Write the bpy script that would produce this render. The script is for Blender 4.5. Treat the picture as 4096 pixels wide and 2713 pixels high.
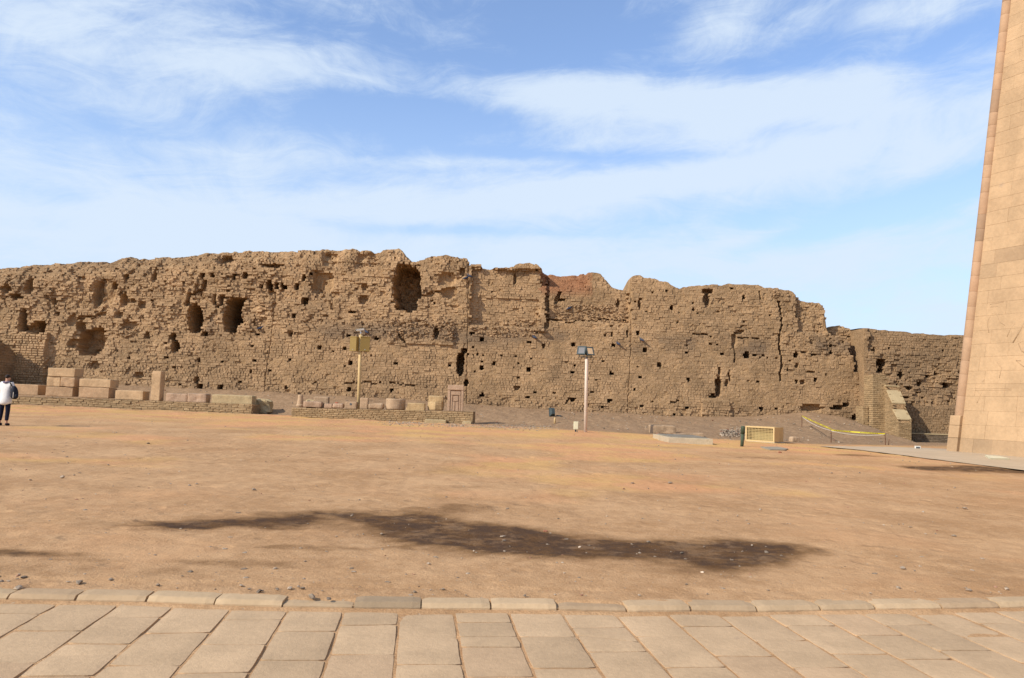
import bpy, bmesh, math, random
import numpy as np
from mathutils import Vector, Matrix

# ------------------------------------------------------------------ scene, camera, sky, sun
sc = bpy.context.scene
for o in list(bpy.data.objects):
    bpy.data.objects.remove(o)
COL = sc.collection
R = math.radians
F, CX, CY = 3072.0, 2048.0, 1356.5          # photograph: focal length and centre in its own pixels
PITCH, ROLL, CAMH = R(4.56), R(2.1), 1.60
cam_d = bpy.data.cameras.new("camera")
cam = bpy.data.objects.new("camera", cam_d)
COL.objects.link(cam)
cam_d.sensor_width = 36.0
cam_d.lens = 36.0 * F / 4096.0
cam_d.clip_start = 0.1
cam_d.clip_end = 6000.0
CAMM = Matrix.Rotation(math.pi / 2 + PITCH, 3, 'X') @ Matrix.Rotation(ROLL, 3, 'Z')
cam.matrix_world = Matrix.Translation((0, 0, CAMH)) @ CAMM.to_4x4()
sc.camera = cam
CM = np.array(CAMM)
CAMP = np.array([0, 0, CAMH])

SUN_EL, SH_DIR = 34.0, 33.0                 # shadows run to the right and back, 35 degrees off the wall
to_sun = Vector((-math.cos(R(SUN_EL)) * math.cos(R(SH_DIR)), -math.cos(R(SUN_EL)) * math.sin(R(SH_DIR)), math.sin(R(SUN_EL))))
sun_d = bpy.data.lights.new("sun", 'SUN')
sun = bpy.data.objects.new("sun", sun_d)
COL.objects.link(sun)
sun_d.energy = 4.2
sun_d.angle = R(0.6)
sun_d.color = (1.0, 0.93, 0.82)
sun.rotation_euler = to_sun.to_track_quat('Z', 'Y').to_euler()
sun.location = (-40, -30, 40)

sc.view_settings.view_transform = 'Standard'
sc.view_settings.look = 'None'
sc.view_settings.gamma = 1.0
sc.view_settings.exposure = 0.25
sc.view_settings.use_curve_mapping = False


def ray(px, py):
    d = CM @ np.array([(px - CX) / F, -(py - CY) / F, -1.0])
    return d / np.linalg.norm(d)


def onY(px, py, Y):
    """point of the vertical plane y = Y seen at a pixel"""
    d = ray(px, py)
    return CAMP + d * (Y / d[1])


def onZ(px, py, z=0.0):
    d = ray(px, py)
    return CAMP + d * ((z - CAMH) / d[2])


# ---- world: clear sky with thin high cloud
world = bpy.data.worlds.new("World")
sc.world = world
world.use_nodes = True
wt = world.node_tree
wt.nodes.clear()


class NT:
    """small helper around a node tree"""
    def __init__(self, tree):
        self.t = tree

    def n(self, kind, **kw):
        x = self.t.nodes.new(kind)
        for k, v in kw.items():
            setattr(x, k, v)
        return x

    def put(self, sock, v):
        if isinstance(v, bpy.types.NodeSocket):
            self.t.links.new(v, sock)
        else:
            sock.default_value = v

    def m(self, op, a, b=None, c=None, clamp=False):
        x = self.n('ShaderNodeMath', operation=op)
        x.use_clamp = clamp
        self.put(x.inputs[0], a)
        if b is not None:
            self.put(x.inputs[1], b)
        if c is not None:
            self.put(x.inputs[2], c)
        return x.outputs[0]

    def vm(self, op, a, b=None):
        x = self.n('ShaderNodeVectorMath', operation=op)
        self.put(x.inputs[0], a)
        if b is not None:
            self.put(x.inputs[1], b)
        return x.outputs['Value'] if op in ('DOT_PRODUCT', 'LENGTH') else x.outputs[0]

    def noise(self, vec, scale, detail=4.0, rough=0.55, dist=0.0, lac=2.0):
        x = self.n('ShaderNodeTexNoise')
        self.put(x.inputs['Vector'], vec)
        x.inputs['Scale'].default_value = scale
        x.inputs['Detail'].default_value = detail
        x.inputs['Roughness'].default_value = rough
        x.inputs['Distortion'].default_value = dist
        x.inputs['Lacunarity'].default_value = lac
        return x.outputs['Fac']

    def maprange(self, v, a, b, c=0.0, d=1.0, smooth=True):
        x = self.n('ShaderNodeMapRange')
        x.interpolation_type = 'SMOOTHSTEP' if smooth else 'LINEAR'
        self.put(x.inputs['Value'], v)
        for k, q in (('From Min', a), ('From Max', b), ('To Min', c), ('To Max', d)):
            self.put(x.inputs[k], q)
        return x.outputs['Result']

    def mix(self, f, a, b, blend='MIX'):
        x = self.n('ShaderNodeMix', data_type='RGBA', blend_type=blend)
        self.put(x.inputs[0], f)
        self.put(x.inputs[6], a if isinstance(a, bpy.types.NodeSocket) else tuple(a) + (1,))
        self.put(x.inputs[7], b if isinstance(b, bpy.types.NodeSocket) else tuple(b) + (1,))
        return x.outputs[2]

    def comb(self, x, y, z):
        c = self.n('ShaderNodeCombineXYZ')
        for i, v in enumerate((x, y, z)):
            self.put(c.inputs[i], v)
        return c.outputs[0]

    def sep(self, v):
        s = self.n('ShaderNodeSeparateXYZ')
        self.put(s.inputs[0], v)
        return s.outputs


w = NT(wt)
sky = w.n('ShaderNodeTexSky', sky_type='NISHITA')
sky.sun_disc = False
sky.sun_elevation = R(SUN_EL)
sky.sun_rotation = math.atan2(to_sun.x, to_sun.y)
sky.altitude = 100
sky.air_density = 1.0
sky.dust_density = 0.4
sky.ozone_density = 3.0
tc = w.n('ShaderNodeTexCoord')
dirv = w.vm('NORMALIZE', tc.outputs['Generated'])
dx, dy, dz = w.sep(dirv)[:3]
az = w.m('ARCTAN2', dx, dy)
el = w.m('ARCSINE', dz)
elr = w.m('SUBTRACT', el, w.m('MULTIPLY', az, 0.10))
warp = w.noise(w.comb(w.m('MULTIPLY', az, 2.2), w.m('MULTIPLY', el, 5.0), 1.7), 1.0, 3.0)
elw = w.m('ADD', elr, w.m('MULTIPLY', w.m('SUBTRACT', warp, 0.5), 0.16))
streak = w.noise(w.comb(w.m('MULTIPLY', az, 2.0), w.m('MULTIPLY', elw, 13.0), 0.3), 1.0, 7.0, 0.56, 0.35)
fine = w.noise(w.comb(w.m('MULTIPLY', az, 9.0), w.m('MULTIPLY', elw, 26.0), 5.1), 1.0, 9.0, 0.70, 0.9)
puff = w.noise(w.comb(w.m('MULTIPLY', az, 7.0), w.m('MULTIPLY', el, 11.0), 9.0), 1.0, 10.0, 0.68, 0.9)


def skyblob(px, py, hw, hh, wt_, tilt=0.0):
    """a patch of cloud (or of clear sky) high in the air, given by where it stands"""
    d = ray(px, py)
    a0, e0 = math.atan2(d[0], d[1]), math.asin(d[2])
    da = w.m('SUBTRACT', az, a0)
    de = w.m('SUBTRACT', w.m('SUBTRACT', el, e0), w.m('MULTIPLY', da, tilt))
    u = w.m('DIVIDE', da, hw / F)
    v = w.m('DIVIDE', w.m('ADD', de, w.m('MULTIPLY', w.m('SUBTRACT', warp, 0.5), 0.05)), hh / F)
    r2 = w.m('ADD', w.m('MULTIPLY', u, u), w.m('MULTIPLY', v, v))
    return w.m('MULTIPLY', w.m('EXPONENT', w.m('MULTIPLY', r2, -1.0)), wt_)


cover = 0.13
acc = None
for b in [(2950, 430, 900, 120, .62, -.05), (2300, 430, 420, 160, .30, .25), (800, 260, 900, 110, .34, -.02), (500, 560, 900, 330, .12, 0),
          (300, 880, 1500, 130, .20, .04), (2100, 800, 900, 75, .50, .12), (2700, 690, 600, 45, .30, .12), (3300, 600, 600, 130, .22, 0),
          (2900, 60, 180, 110, .24, .5), (3650, 90, 260, 90, .30, .3), (2500, 1050, 1800, 90, .30, 0), (3000, 930, 500, 35, .2, .35),
          (1750, 470, 700, 85, -.75, 0), (2250, 90, 520, 150, -.45, 0), (3250, 230, 900, 70, -.42, 0), (2450, 620, 700, 26, -.30, -.02),
          (3500, 790, 700, 55, -.32, .1), (3320, 530, 260, 40, -.25, 0), (1750, 925, 420, 26, -.45, 0), (1300, 90, 500, 70, -.22, 0),
          (3200, 930, 400, 40, -.3, .2), (3780, 380, 160, 120, -.25, 0), (150, 770, 160, 40, -.25, 0), (1950, 640, 1200, 20, .16, .05)]:
    s = skyblob(*b)
    acc = s if acc is None else w.m('ADD', acc, s)
n1 = w.m('ADD', w.m('MULTIPLY', streak, 0.90), w.m('ADD', w.m('MULTIPLY', fine, 0.80), w.m('MULTIPLY', puff, 0.72)))
low = w.maprange(el, 0.0, 0.38, 0.20, 0.0, True)
dens = w.m('ADD', w.m('ADD', w.m('SUBTRACT', n1, 1.20), acc), w.m('ADD', low, cover))
cloud = w.maprange(dens, -0.10, 0.62, 0.0, 0.90, True)
haze_f = w.maprange(el, -0.02, 0.46, 0.82, 0.10, True)
SKYGAIN = 1.0
base_sky = w.mix(haze_f, w.mix(1.0, sky.outputs[0], (1.45, 1.45, 1.55), 'MULTIPLY'), (3.9, 4.9, 6.3))
skyc = w.mix(cloud, base_sky, (4.9, 5.7, 6.7))
bg = w.n('ShaderNodeBackground')
wt.links.new(skyc, bg.inputs[0])
bg.inputs[1].default_value = 0.125
out = w.n('ShaderNodeOutputWorld')
wt.links.new(bg.outputs[0], out.inputs[0])

# ------------------------------------------------------------------ helpers
rng = np.random.default_rng(7)
random.seed(7)


def _hash(ix, iy, seed):
    h = (ix.astype(np.int64) * 374761393 + iy.astype(np.int64) * 668265263 + seed * 1274126177) & 0x7fffffff
    h = ((h ^ (h >> 13)) * 1274126177) & 0x7fffffff
    h = h ^ (h >> 16)
    return (h & 0xffff) / 65535.0


def vnoise(x, y, seed=0):
    x = np.asarray(x, float); y = np.asarray(y, float)
    ix, iy = np.floor(x), np.floor(y)
    fx, fy = x - ix, y - iy
    fx = fx * fx * (3 - 2 * fx); fy = fy * fy * (3 - 2 * fy)
    a = _hash(ix, iy, seed); b = _hash(ix + 1, iy, seed); c = _hash(ix, iy + 1, seed); d = _hash(ix + 1, iy + 1, seed)
    return (a * (1 - fx) + b * fx) * (1 - fy) + (c * (1 - fx) + d * fx) * fy


def fbm(x, y, seed=0, octv=4, gain=0.5):
    s, a, t = 0.0, 1.0, 0.0
    for k in range(octv):
        s = s + a * vnoise(np.asarray(x) * 2 ** k, np.asarray(y) * 2 ** k, seed + 17 * k)
        t += a
        a *= gain
    return s / t                              # 0..1


def sstep(a, b, x):
    t = np.clip((np.asarray(x, float) - a) / (b - a), 0, 1)
    return t * t * (3 - 2 * t)


def new_obj(name, mesh, mat=None, parent=None):
    o = bpy.data.objects.new(name, mesh)
    COL.objects.link(o)
    if mat is not None and not mesh.materials:
        mesh.materials.append(mat)
    if parent is not None:
        o.parent = parent
        o.matrix_parent_inverse = Matrix.Identity(4)
        # children are built in world coordinates: undo the parent's own placement
        o.location = -parent_world(parent)
    return o


def parent_world(p):
    v = p.location.copy()
    while p.parent is not None:
        p = p.parent
        v = v + p.location
    return v


def empty(name, loc):
    o = bpy.data.objects.new(name, None)
    o.empty_display_size = 0.2
    o.location = Vector([float(q) for q in loc])
    COL.objects.link(o)
    return o


def tag(o, label, cat=None, group=None, kind=None):
    if label: o['label'] = label
    if cat: o['category'] = cat
    if group: o['group'] = group
    if kind: o['kind'] = kind
    return o


def mesh_from(name, V, Fc, smooth=False, attr=None):
    me = bpy.data.meshes.new(name)
    V = np.ascontiguousarray(V, dtype=np.float32).reshape(-1, 3)
    if isinstance(Fc, np.ndarray):
        n, k = Fc.shape
        me.vertices.add(len(V))
        me.vertices.foreach_set('co', V.ravel())
        me.loops.add(n * k)
        me.loops.foreach_set('vertex_index', Fc.astype(np.int32).ravel())
        me.polygons.add(n)
        me.polygons.foreach_set('loop_start', np.arange(0, n * k, k, dtype=np.int32))
        me.polygons.foreach_set('loop_total', np.full(n, k, dtype=np.int32))
        me.update(calc_edges=True)
        me.validate()
    else:
        me.from_pydata([tuple(map(float, v)) for v in V], [], [tuple(map(int, f)) for f in Fc])
        me.update()
    if attr is not None:
        for an, arr in attr.items():
            a = me.attributes.new(an, 'FLOAT_COLOR', 'POINT')
            q = np.ones((len(V), 4), np.float32)
            q[:, :arr.shape[1]] = arr
            a.data.foreach_set('color', q.ravel())
    me.polygons.foreach_set('use_smooth', np.full(len(me.polygons), bool(smooth)))
    return me


def grid_faces(nr, nc):
    i = np.arange(nr - 1)[:, None] * nc + np.arange(nc - 1)[None, :]
    return np.stack([i, i + 1, i + nc + 1, i + nc], -1).reshape(-1, 4)


class MB:
    """collects shapes into one mesh"""
    def __init__(self):
        self.v, self.f = [], []

    def add(self, V, Fc):
        b = len(self.v)
        self.v += [tuple(map(float, p)) for p in V]
        self.f += [tuple(int(i) + b for i in q) for q in Fc]

    def box(self, x0, x1, y0, y1, z0, z1, M=None):
        P = [(x0, y0, z0), (x1, y0, z0), (x1, y1, z0), (x0, y1, z0), (x0, y0, z1), (x1, y0, z1), (x1, y1, z1), (x0, y1, z1)]
        if M is not None:
            P = [M @ Vector(p) for p in P]
        self.add(P, [(0, 3, 2, 1), (4, 5, 6, 7), (0, 1, 5, 4), (1, 2, 6, 5), (2, 3, 7, 6), (3, 0, 4, 7)])

    def tube(self, pts, rads, n=10, cap=True):
        pts = [Vector([float(q) for q in p]) for p in pts]
        if not hasattr(rads, '__len__'):
            rads = [rads] * len(pts)
        V, Fc = [], []
        up = None
        for i, p in enumerate(pts):
            d = (pts[min(i + 1, len(pts) - 1)] - pts[max(i - 1, 0)]).normalized()
            if up is None:
                up = d.orthogonal().normalized()
            a = (up - d * up.dot(d)).normalized()
            up = a
            b = d.cross(a)
            for k in range(n):
                t = 2 * math.pi * k / n
                V.append(p + (a * math.cos(t) + b * math.sin(t)) * rads[i])
        for i in range(len(pts) - 1):
            for k in range(n):
                k2 = (k + 1) % n
                Fc.append((i * n + k, i * n + k2, (i + 1) * n + k2, (i + 1) * n + k))
        if cap:
            Fc.append(tuple(range(n - 1, -1, -1)))
            Fc.append(tuple((len(pts) - 1) * n + k for k in range(n)))
        self.add(V, Fc)

    def lathe(self, c, prof, n=20, M=None):
        V, Fc = [], []
        for (r, z) in prof:
            for k in range(n):
                t = 2 * math.pi * k / n
                V.append(Vector((r * math.cos(t), r * math.sin(t), z)))
        m = len(prof)
        for i in range(m - 1):
            for k in range(n):
                k2 = (k + 1) % n
                Fc.append((i * n + k, i * n + k2, (i + 1) * n + k2, (i + 1) * n + k))
        Fc.append(tuple(range(n - 1, -1, -1)))
        Fc.append(tuple((m - 1) * n + k for k in range(n)))
        c = Vector([float(q) for q in c])
        V = [(M @ v if M is not None else v) + c for v in V]
        self.add(V, Fc)

    def build(self, name, mat, parent=None, smooth=False):
        me = bpy.data.meshes.new(name)
        me.from_pydata(self.v, [], self.f)
        me.update()
        if smooth:
            for p in me.polygons:
                p.use_smooth = True
        return new_obj(name, me, mat, parent)


def bevel_mesh(o, wdt=0.01, seg=2):
    bm = bmesh.new()
    bm.from_mesh(o.data)
    bmesh.ops.remove_doubles(bm, verts=bm.verts, dist=1e-5)
    bmesh.ops.bevel(bm, geom=list(bm.edges), offset=wdt, segments=seg, affect='EDGES', profile=0.6)
    bm.to_mesh(o.data)
    bm.free()
    o.data.update()
    return o


# ------------------------------------------------------------------ materials
def material(name, col, var=0.25, scale=3.0, rough=0.9, bump=0.3, bscale=30.0, bdist=0.02, tint=False, spots=None, metal=0.0, col2=None, fine=True, spec=0.12):
    m = bpy.data.materials.new(name)
    m.use_nodes = True
    t = m.node_tree
    t.nodes.clear()
    s = NT(t)
    bs = s.n('ShaderNodeBsdfPrincipled')
    o = s.n('ShaderNodeOutputMaterial')
    t.links.new(bs.outputs[0], o.inputs[0])
    bs.inputs['Roughness'].default_value = rough
    bs.inputs['Metallic'].default_value = metal
    bs.inputs['Specular IOR Level'].default_value = spec
    pos = s.n('ShaderNodeNewGeometry').outputs['Position']
    a = s.noise(pos, scale, 6.0, 0.6)
    b = s.noise(pos, scale * 9.0, 4.0, 0.6)
    f = s.m('ADD', s.m('MULTIPLY', a, 0.65), s.m('MULTIPLY', b, 0.35))
    lo = tuple(c * (1 - var) for c in col)
    hi = tuple(min(1, c * (1 + var)) for c in col)
    c = s.mix(s.maprange(f, 0.33, 0.67), lo, hi)
    if col2 is not None:
        g = s.noise(pos, scale * 0.45, 4.0, 0.6)
        c = s.mix(s.maprange(g, 0.48, 0.68), c, col2)
    if tint:
        at = s.n('ShaderNodeAttribute', attribute_name='tint')
        r_, g_, b_ = s.sep(at.outputs['Vector'])[:3]
        br = s.n('ShaderNodeMix', data_type='RGBA', blend_type='MULTIPLY')
        br.inputs[0].default_value = 1.0
        t.links.new(c, br.inputs[6])
        t.links.new(s.comb(r_, r_, r_), br.inputs[7])
        c = br.outputs[2]
        c = s.mix(g_, c, (0.30, 0.095, 0.045))
        c = s.mix(b_, c, (0.115, 0.088, 0.066))
    if spots is not None:
        scl, thr, sc_col, amt = spots
        q = s.noise(pos, scl, 5.0, 0.65)
        c = s.mix(s.m('MULTIPLY', s.maprange(q, thr, thr + 0.08), amt), c, sc_col)
    t.links.new(c, bs.inputs['Base Color'])
    if bump > 0:
        n1_ = s.noise(pos, bscale, 5.0, 0.65)
        n2_ = s.noise(pos, bscale * 5, 3.0, 0.6)
        h = s.m('ADD', n1_, s.m('MULTIPLY', n2_, 0.4))
        bp = s.n('ShaderNodeBump')
        bp.inputs['Strength'].default_value = bump
        bp.inputs['Distance'].default_value = bdist
        t.links.new(h, bp.inputs['Height'])
        t.links.new(bp.outputs[0], bs.inputs['Normal'])
    return m


MUD = (0.392, 0.254, 0.136)
M_mud = material('mud_brick', MUD, 0.20, 0.9, 0.95, 0.7, 14.0, 0.05, tint=True)
M_mudcore = material('mud_mortar', (0.365, 0.232, 0.119), 0.20, 0.9, 0.95, 0.9, 7.0, 0.08, tint=True)
M_newbrick = material('new_mud_brick', (0.365, 0.25, 0.132), 0.16, 1.5, 0.95, 0.5, 14.0, 0.03, tint=True)
M_shadebrick = material('shade_dark_brick', (0.20, 0.150, 0.100), 0.18, 1.5, 0.95, 0.5, 14.0, 0.03, tint=True)  # brick darkened so that its colour carries the trench wall's shade
M_sand = material('sandstone', (0.47, 0.32, 0.18), 0.2, 1.2, 0.9, 0.6, 14.0, 0.03, spots=(2.2, 0.62, (0.33, 0.205, 0.115), 0.55))
M_sand_pink = material('pink_sandstone', (0.395, 0.268, 0.175), 0.18, 1.8, 0.92, 0.6, 14.0, 0.03)
M_sand_yel = material('yellow_sandstone', (0.43, 0.325, 0.18), 0.18, 2.0, 0.9, 0.6, 12.0, 0.03, spots=(5.0, 0.62, (0.20, 0.17, 0.10), 0.6))
M_sand_brn = material('brown_sandstone', (0.385, 0.268, 0.165), 0.2, 2.0, 0.9, 0.6, 14.0, 0.03)
M_sand_och = material('ochre_sandstone', (0.43, 0.30, 0.155), 0.22, 2.5, 0.9, 0.6, 14.0, 0.03)
M_concrete = material('concrete', (0.45, 0.365, 0.245), 0.14, 2.0, 0.9, 0.3, 20.0, 0.02, spots=(2.0, 0.55, (0.36, 0.28, 0.18), 0.6))
M_greycon = material('grey_concrete', (0.21, 0.185, 0.145), 0.15, 2.0, 0.9, 0.3, 20.0, 0.02)
M_pylon = material('pylon_sandstone', (0.445, 0.298, 0.168), 0.13, 0.8, 0.92, 0.5, 9.0, 0.03, tint=True, spots=(0.8, 0.64, (0.27, 0.20, 0.145), 0.5), spec=0.1)
M_torus = material('torus_sandstone', (0.425, 0.270, 0.160), 0.12, 0.7, 0.9, 0.3, 10.0, 0.02, tint=True)
M_flag = material('flagstone', (0.485, 0.336, 0.198), 0.11, 2.6, 0.92, 0.6, 26.0, 0.010, tint=True, spots=(3.4, 0.665, (0.27, 0.19, 0.15), 0.5), spec=0.08)
M_kerb = material('kerbstone', (0.46, 0.325, 0.19), 0.10, 2.5, 0.92, 0.4, 26.0, 0.010, tint=True)
M_rubble = material('rubble', (0.33, 0.212, 0.115), 0.25, 2.5, 0.95, 0.5, 16.0, 0.03)
M_pebble = material('pebble', (0.36, 0.28, 0.20), 0.4, 8.0, 0.9, 0.2, 40.0, 0.01, tint=True)
M_cream = material('cream_paint', (0.54, 0.385, 0.185), 0.10, 2.0, 0.5, 0.05, 20, 0.01, spots=(3.0, 0.62, (0.30, 0.14, 0.05), 0.5))
M_olive = material('olive_gold_paint', (0.30, 0.205, 0.065), 0.06, 2.0, 0.5, 0.03, 30, 0.01)
M_panel = material('olive_panel', (0.36, 0.29, 0.13), 0.06, 2.0, 0.6, 0.1, 60, 0.01)
M_sand2 = material('weathered_sandstone', (0.43, 0.285, 0.165), 0.22, 1.6, 0.92, 0.7, 12.0, 0.03, spots=(1.6, 0.58, (0.30, 0.19, 0.11), 0.55))
M_cover = material('cover_concrete', (0.30, 0.255, 0.185), 0.12, 2.0, 0.9, 0.3, 20.0, 0.02)
M_olive2 = material('speaker_grille', (0.265, 0.18, 0.06), 0.05, 2.0, 0.6, 0.25, 160, 0.01)
M_white = material('white_paint', (0.66, 0.55, 0.45), 0.08, 2.0, 0.5, 0.05, 20, 0.01, spots=(2.5, 0.66, (0.42, 0.30, 0.18), 0.4))
M_ivory = material('ivory_enamel', (0.62, 0.58, 0.40), 0.06, 3.0, 0.45, 0.03, 20, 0.01)
M_dark = material('dark_grey_metal', (0.05, 0.065, 0.07), 0.15, 6.0, 0.45, 0.05, 30, 0.01)
M_bluegrey = material('blue_grey_metal', (0.06, 0.078, 0.08), 0.15, 6.0, 0.5, 0.05, 30, 0.01)
M_greenpost = material('green_paint', (0.06, 0.075, 0.045), 0.25, 8.0, 0.55, 0.1, 30, 0.01)
M_rust = material('rusty_iron', (0.14, 0.07, 0.04), 0.3, 12.0, 0.8, 0.2, 40, 0.01)
M_rope = material('white_rope', (0.62, 0.56, 0.46), 0.1, 10.0, 0.9, 0.1, 60, 0.01)
M_mirror = material('reflector', (0.75, 0.74, 0.70), 0.05, 5.0, 0.12, 0.0, metal=0.9)
M_wire = material('ochre_wire', (0.50, 0.37, 0.17), 0.1, 5.0, 0.5, 0.0)
M_skin = material('skin', (0.46, 0.26, 0.17), 0.05, 8.0, 0.6, 0.0)
M_hair = material('dark_hair', (0.025, 0.017, 0.012), 0.3, 40.0, 0.5, 0.3, 150, 0.01)
M_shirt = material('white_cotton', (0.72, 0.70, 0.66), 0.05, 8.0, 0.9, 0.25, 10, 0.03)
M_navy = material('navy_trousers', (0.012, 0.013, 0.025), 0.2, 10.0, 0.85, 0.2, 14, 0.02)
M_black = material('black_nylon', (0.014, 0.015, 0.022), 0.3, 12.0, 0.6, 0.2, 20, 0.02)
M_scarf = material('scarf', (0.16, 0.13, 0.18), 0.5, 25.0, 0.9, 0.2, 40, 0.01)
M_plaque = material('white_plaque', (0.72, 0.70, 0.62), 0.04, 5.0, 0.5, 0.0)
M_ink = material('dark_print', (0.09, 0.10, 0.11), 0.1, 5.0, 0.6, 0.0)
M_pigeon = material('pigeon_feathers', (0.045, 0.055, 0.085), 0.35, 18.0, 0.7, 0.1, 40, 0.01)


# glass of the lamps
M_glass = bpy.data.materials.new('lamp_glass')
M_glass.use_nodes = True
_b = M_glass.node_tree.nodes['Principled BSDF']
_b.inputs['Base Color'].default_value = (0.30, 0.27, 0.22, 1)
_b.inputs['Roughness'].default_value = 0.08
_b.inputs['Metallic'].default_value = 0.55

# yellow barrier tape with black print
M_tape = bpy.data.materials.new('barrier_tape')
M_tape.use_nodes = True
s = NT(M_tape.node_tree)
_b = M_tape.node_tree.nodes['Principled BSDF']
_b.inputs['Roughness'].default_value = 0.35
_uv = s.n('ShaderNodeUVMap').outputs[0]
_u, _v = s.sep(_uv)[:2]
_seg = s.m('FRACT', s.m('DIVIDE', _u, 1.15))
_let = s.m('FRACT', s.m('DIVIDE', _u, 0.07))
_ln = s.noise(s.comb(s.m('MULTIPLY', _u, 30.0), s.m('MULTIPLY', _v, 3.0), 0.0), 1.0, 2.0)
_in = s.m('MULTIPLY', s.m('LESS_THAN', _seg, 0.66), s.m('MULTIPLY', s.m('GREATER_THAN', _v, 0.28), s.m('LESS_THAN', _v, 0.72)))
_in = s.m('MULTIPLY', _in, s.m('MULTIPLY', s.m('GREATER_THAN', _let, 0.22), s.m('GREATER_THAN', _ln, 0.42)))
M_tape.node_tree.links.new(s.mix(_in, (0.66, 0.56, 0.03), (0.03, 0.03, 0.02)), _b.inputs['Base Color'])
# ------------------------------------------------------------------ ground
WALLY = 48.0
_bpx = [(-600, 1536), (0, 1545), (400, 1540), (1000, 1563), (1500, 1593), (1800, 1612), (2050, 1631), (2330, 1648), (2600, 1663), (2850, 1668), (3000, 1668), (3200, 1652), (3330, 1662), (3420, 1690), (3480, 1740)]
_bw = [onY(a, b, WALLY) for a, b in _bpx]
_bX = np.array([p[0] for p in _bw]); _bZ = np.array([p[2] for p in _bw])


def bheight(x):
    """height of the ground at the foot of the long wall"""
    return np.interp(x, _bX, _bZ)


def court(x, y):
    s_ = np.interp(x, [-40, 4, 14, 40], [.0086, .0086, .004, .001])
    return 0.055 + s_ * np.clip(np.asarray(y, float) - 6.0, 0, 36) + 0.0 * x


def g(x, y):
    x = np.asarray(x, float); y = np.asarray(y, float)
    base = court(x, y)
    y0 = np.interp(x, [-60, -14, -9, 0, 5, 12, 17, 24], [44.5, 43.0, 40.5, 39.5, 36.5, 36.0, 38.0, 40.0])
    b = np.interp(x, [20.9, 21.9], [0, 1])
    bh = bheight(np.clip(x, -60, 21.6)) * (1 - b) - 0.16 * b
    t = np.clip((y - y0) / (WALLY - 0.3 - y0), 0, 1)
    t = t * t * (3 - 2 * t) * .6 + t * .4
    z = base * (1 - t) + bh * t
    t2 = sstep(WALLY + 6, WALLY + 14, y)
    z = z * (1 - t2)
    return z


_TT = np.concatenate([np.arange(3, 20, .05), np.arange(20, 75, .06)])


def gpix(px, py):
    """the ground point seen at a pixel"""
    d = ray(px, py)
    P_ = CAMP[None] + d[None] * _TT[:, None]
    h = P_[:, 2] - g(P_[:, 0], P_[:, 1])
    k = int(np.argmax(h <= 0)) if (h <= 0).any() else len(_TT) - 1
    k = max(k, 1)
    t = _TT[k - 1] + (_TT[k] - _TT[k - 1]) * h[k - 1] / max(h[k - 1] - h[k], 1e-9)
    return CAMP + d * t


# kerb: measured along its front foot and its rear top edge
_k = [(-260, 2393), (24, 2405), (296, 2411), (582, 2416), (854, 2427), (1126, 2435), (1412, 2440), (1684, 2443), (1962, 2445), (2231, 2448), (2509, 2455), (2767, 2451), (3030, 2454), (3287, 2450), (3506, 2445), (3772, 2442), (4005, 2438), (4240, 2434), (4480, 2429)]
KP = [onZ(a, b, 0.0)[:2] for a, b in _k]
KX = np.array([p[0] for p in KP]); KY = np.array([p[1] for p in KP])


def kerb_y(x):
    x = np.asarray(x, float)
    y = np.interp(x, KX, KY)
    sl = (KY[-1] - KY[-2]) / (KX[-1] - KX[-2]); sl0 = (KY[1] - KY[0]) / (KX[1] - KX[0])
    return y + np.where(x > KX[-1], (x - KX[-1]) * sl * .3, 0) + np.where(x < KX[0], (x - KX[0]) * sl0 * .3, 0)


xs = np.concatenate([-np.geomspace(1500, 48, 26), np.arange(-46, -9, .16), np.arange(-9, 9, .045), np.arange(9, 46, .16), np.geomspace(48, 1500, 26)])
ys = [-400.0, -200, -80, -30, -12, -6, -3, -1, 0.5, 1.5, 2.5]
y = 3.2
while y < 60:
    ys.append(y)
    y += max(0.03, 0.0055 * y)
ys = np.array(ys + list(np.geomspace(62, 3000, 24)))
GX, GY = np.meshgrid(xs, ys)
ky = kerb_y(GX)
GZ = g(GX, GY)
near = sstep(3, 6, GY) * (1 - sstep(26, 46, GY))
GZ = GZ + ((fbm(GX * 1.3, GY * 1.3, 3, 4) - .5) * .05 + (fbm(GX * 7, GY * 7, 5, 3) - .5) * .022 + (fbm(GX * 19, GY * 19, 15, 2) - .5) * .010) * sstep(6.2, 8.5, GY) * (1 - sstep(60, 90, GY))
far = sstep(36, 40, GY) * (1 - sstep(58, 66, GY))
GZ = GZ + (fbm(GX * 1.1, GY * 1.1, 21, 4) - .5) * .22 * far
# under the paving the bed lies lower; the court starts at the back of the kerb
inpave = 1 - sstep(ky + .08, ky + .14, GY)
GZ = GZ * (1 - inpave) + (-0.009 + (fbm(GX * 3, GY * 3, 31, 3) - .5) * .012 + .018 * sstep(ky - .10, ky - .01, GY)) * inpave
GZ = np.where((GY > ky + .08) & (GY < ky + .5), GZ - .010 + (fbm(GX * 4, GY * 4, 8, 3) - .45) * .03 * (1 - sstep(ky + .3, ky + .5, GY)), GZ)

# ---- colour zones of the court: red = damp stain, green = orange sand, blue = grey rubble earth
wet = np.zeros_like(GX)


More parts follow.
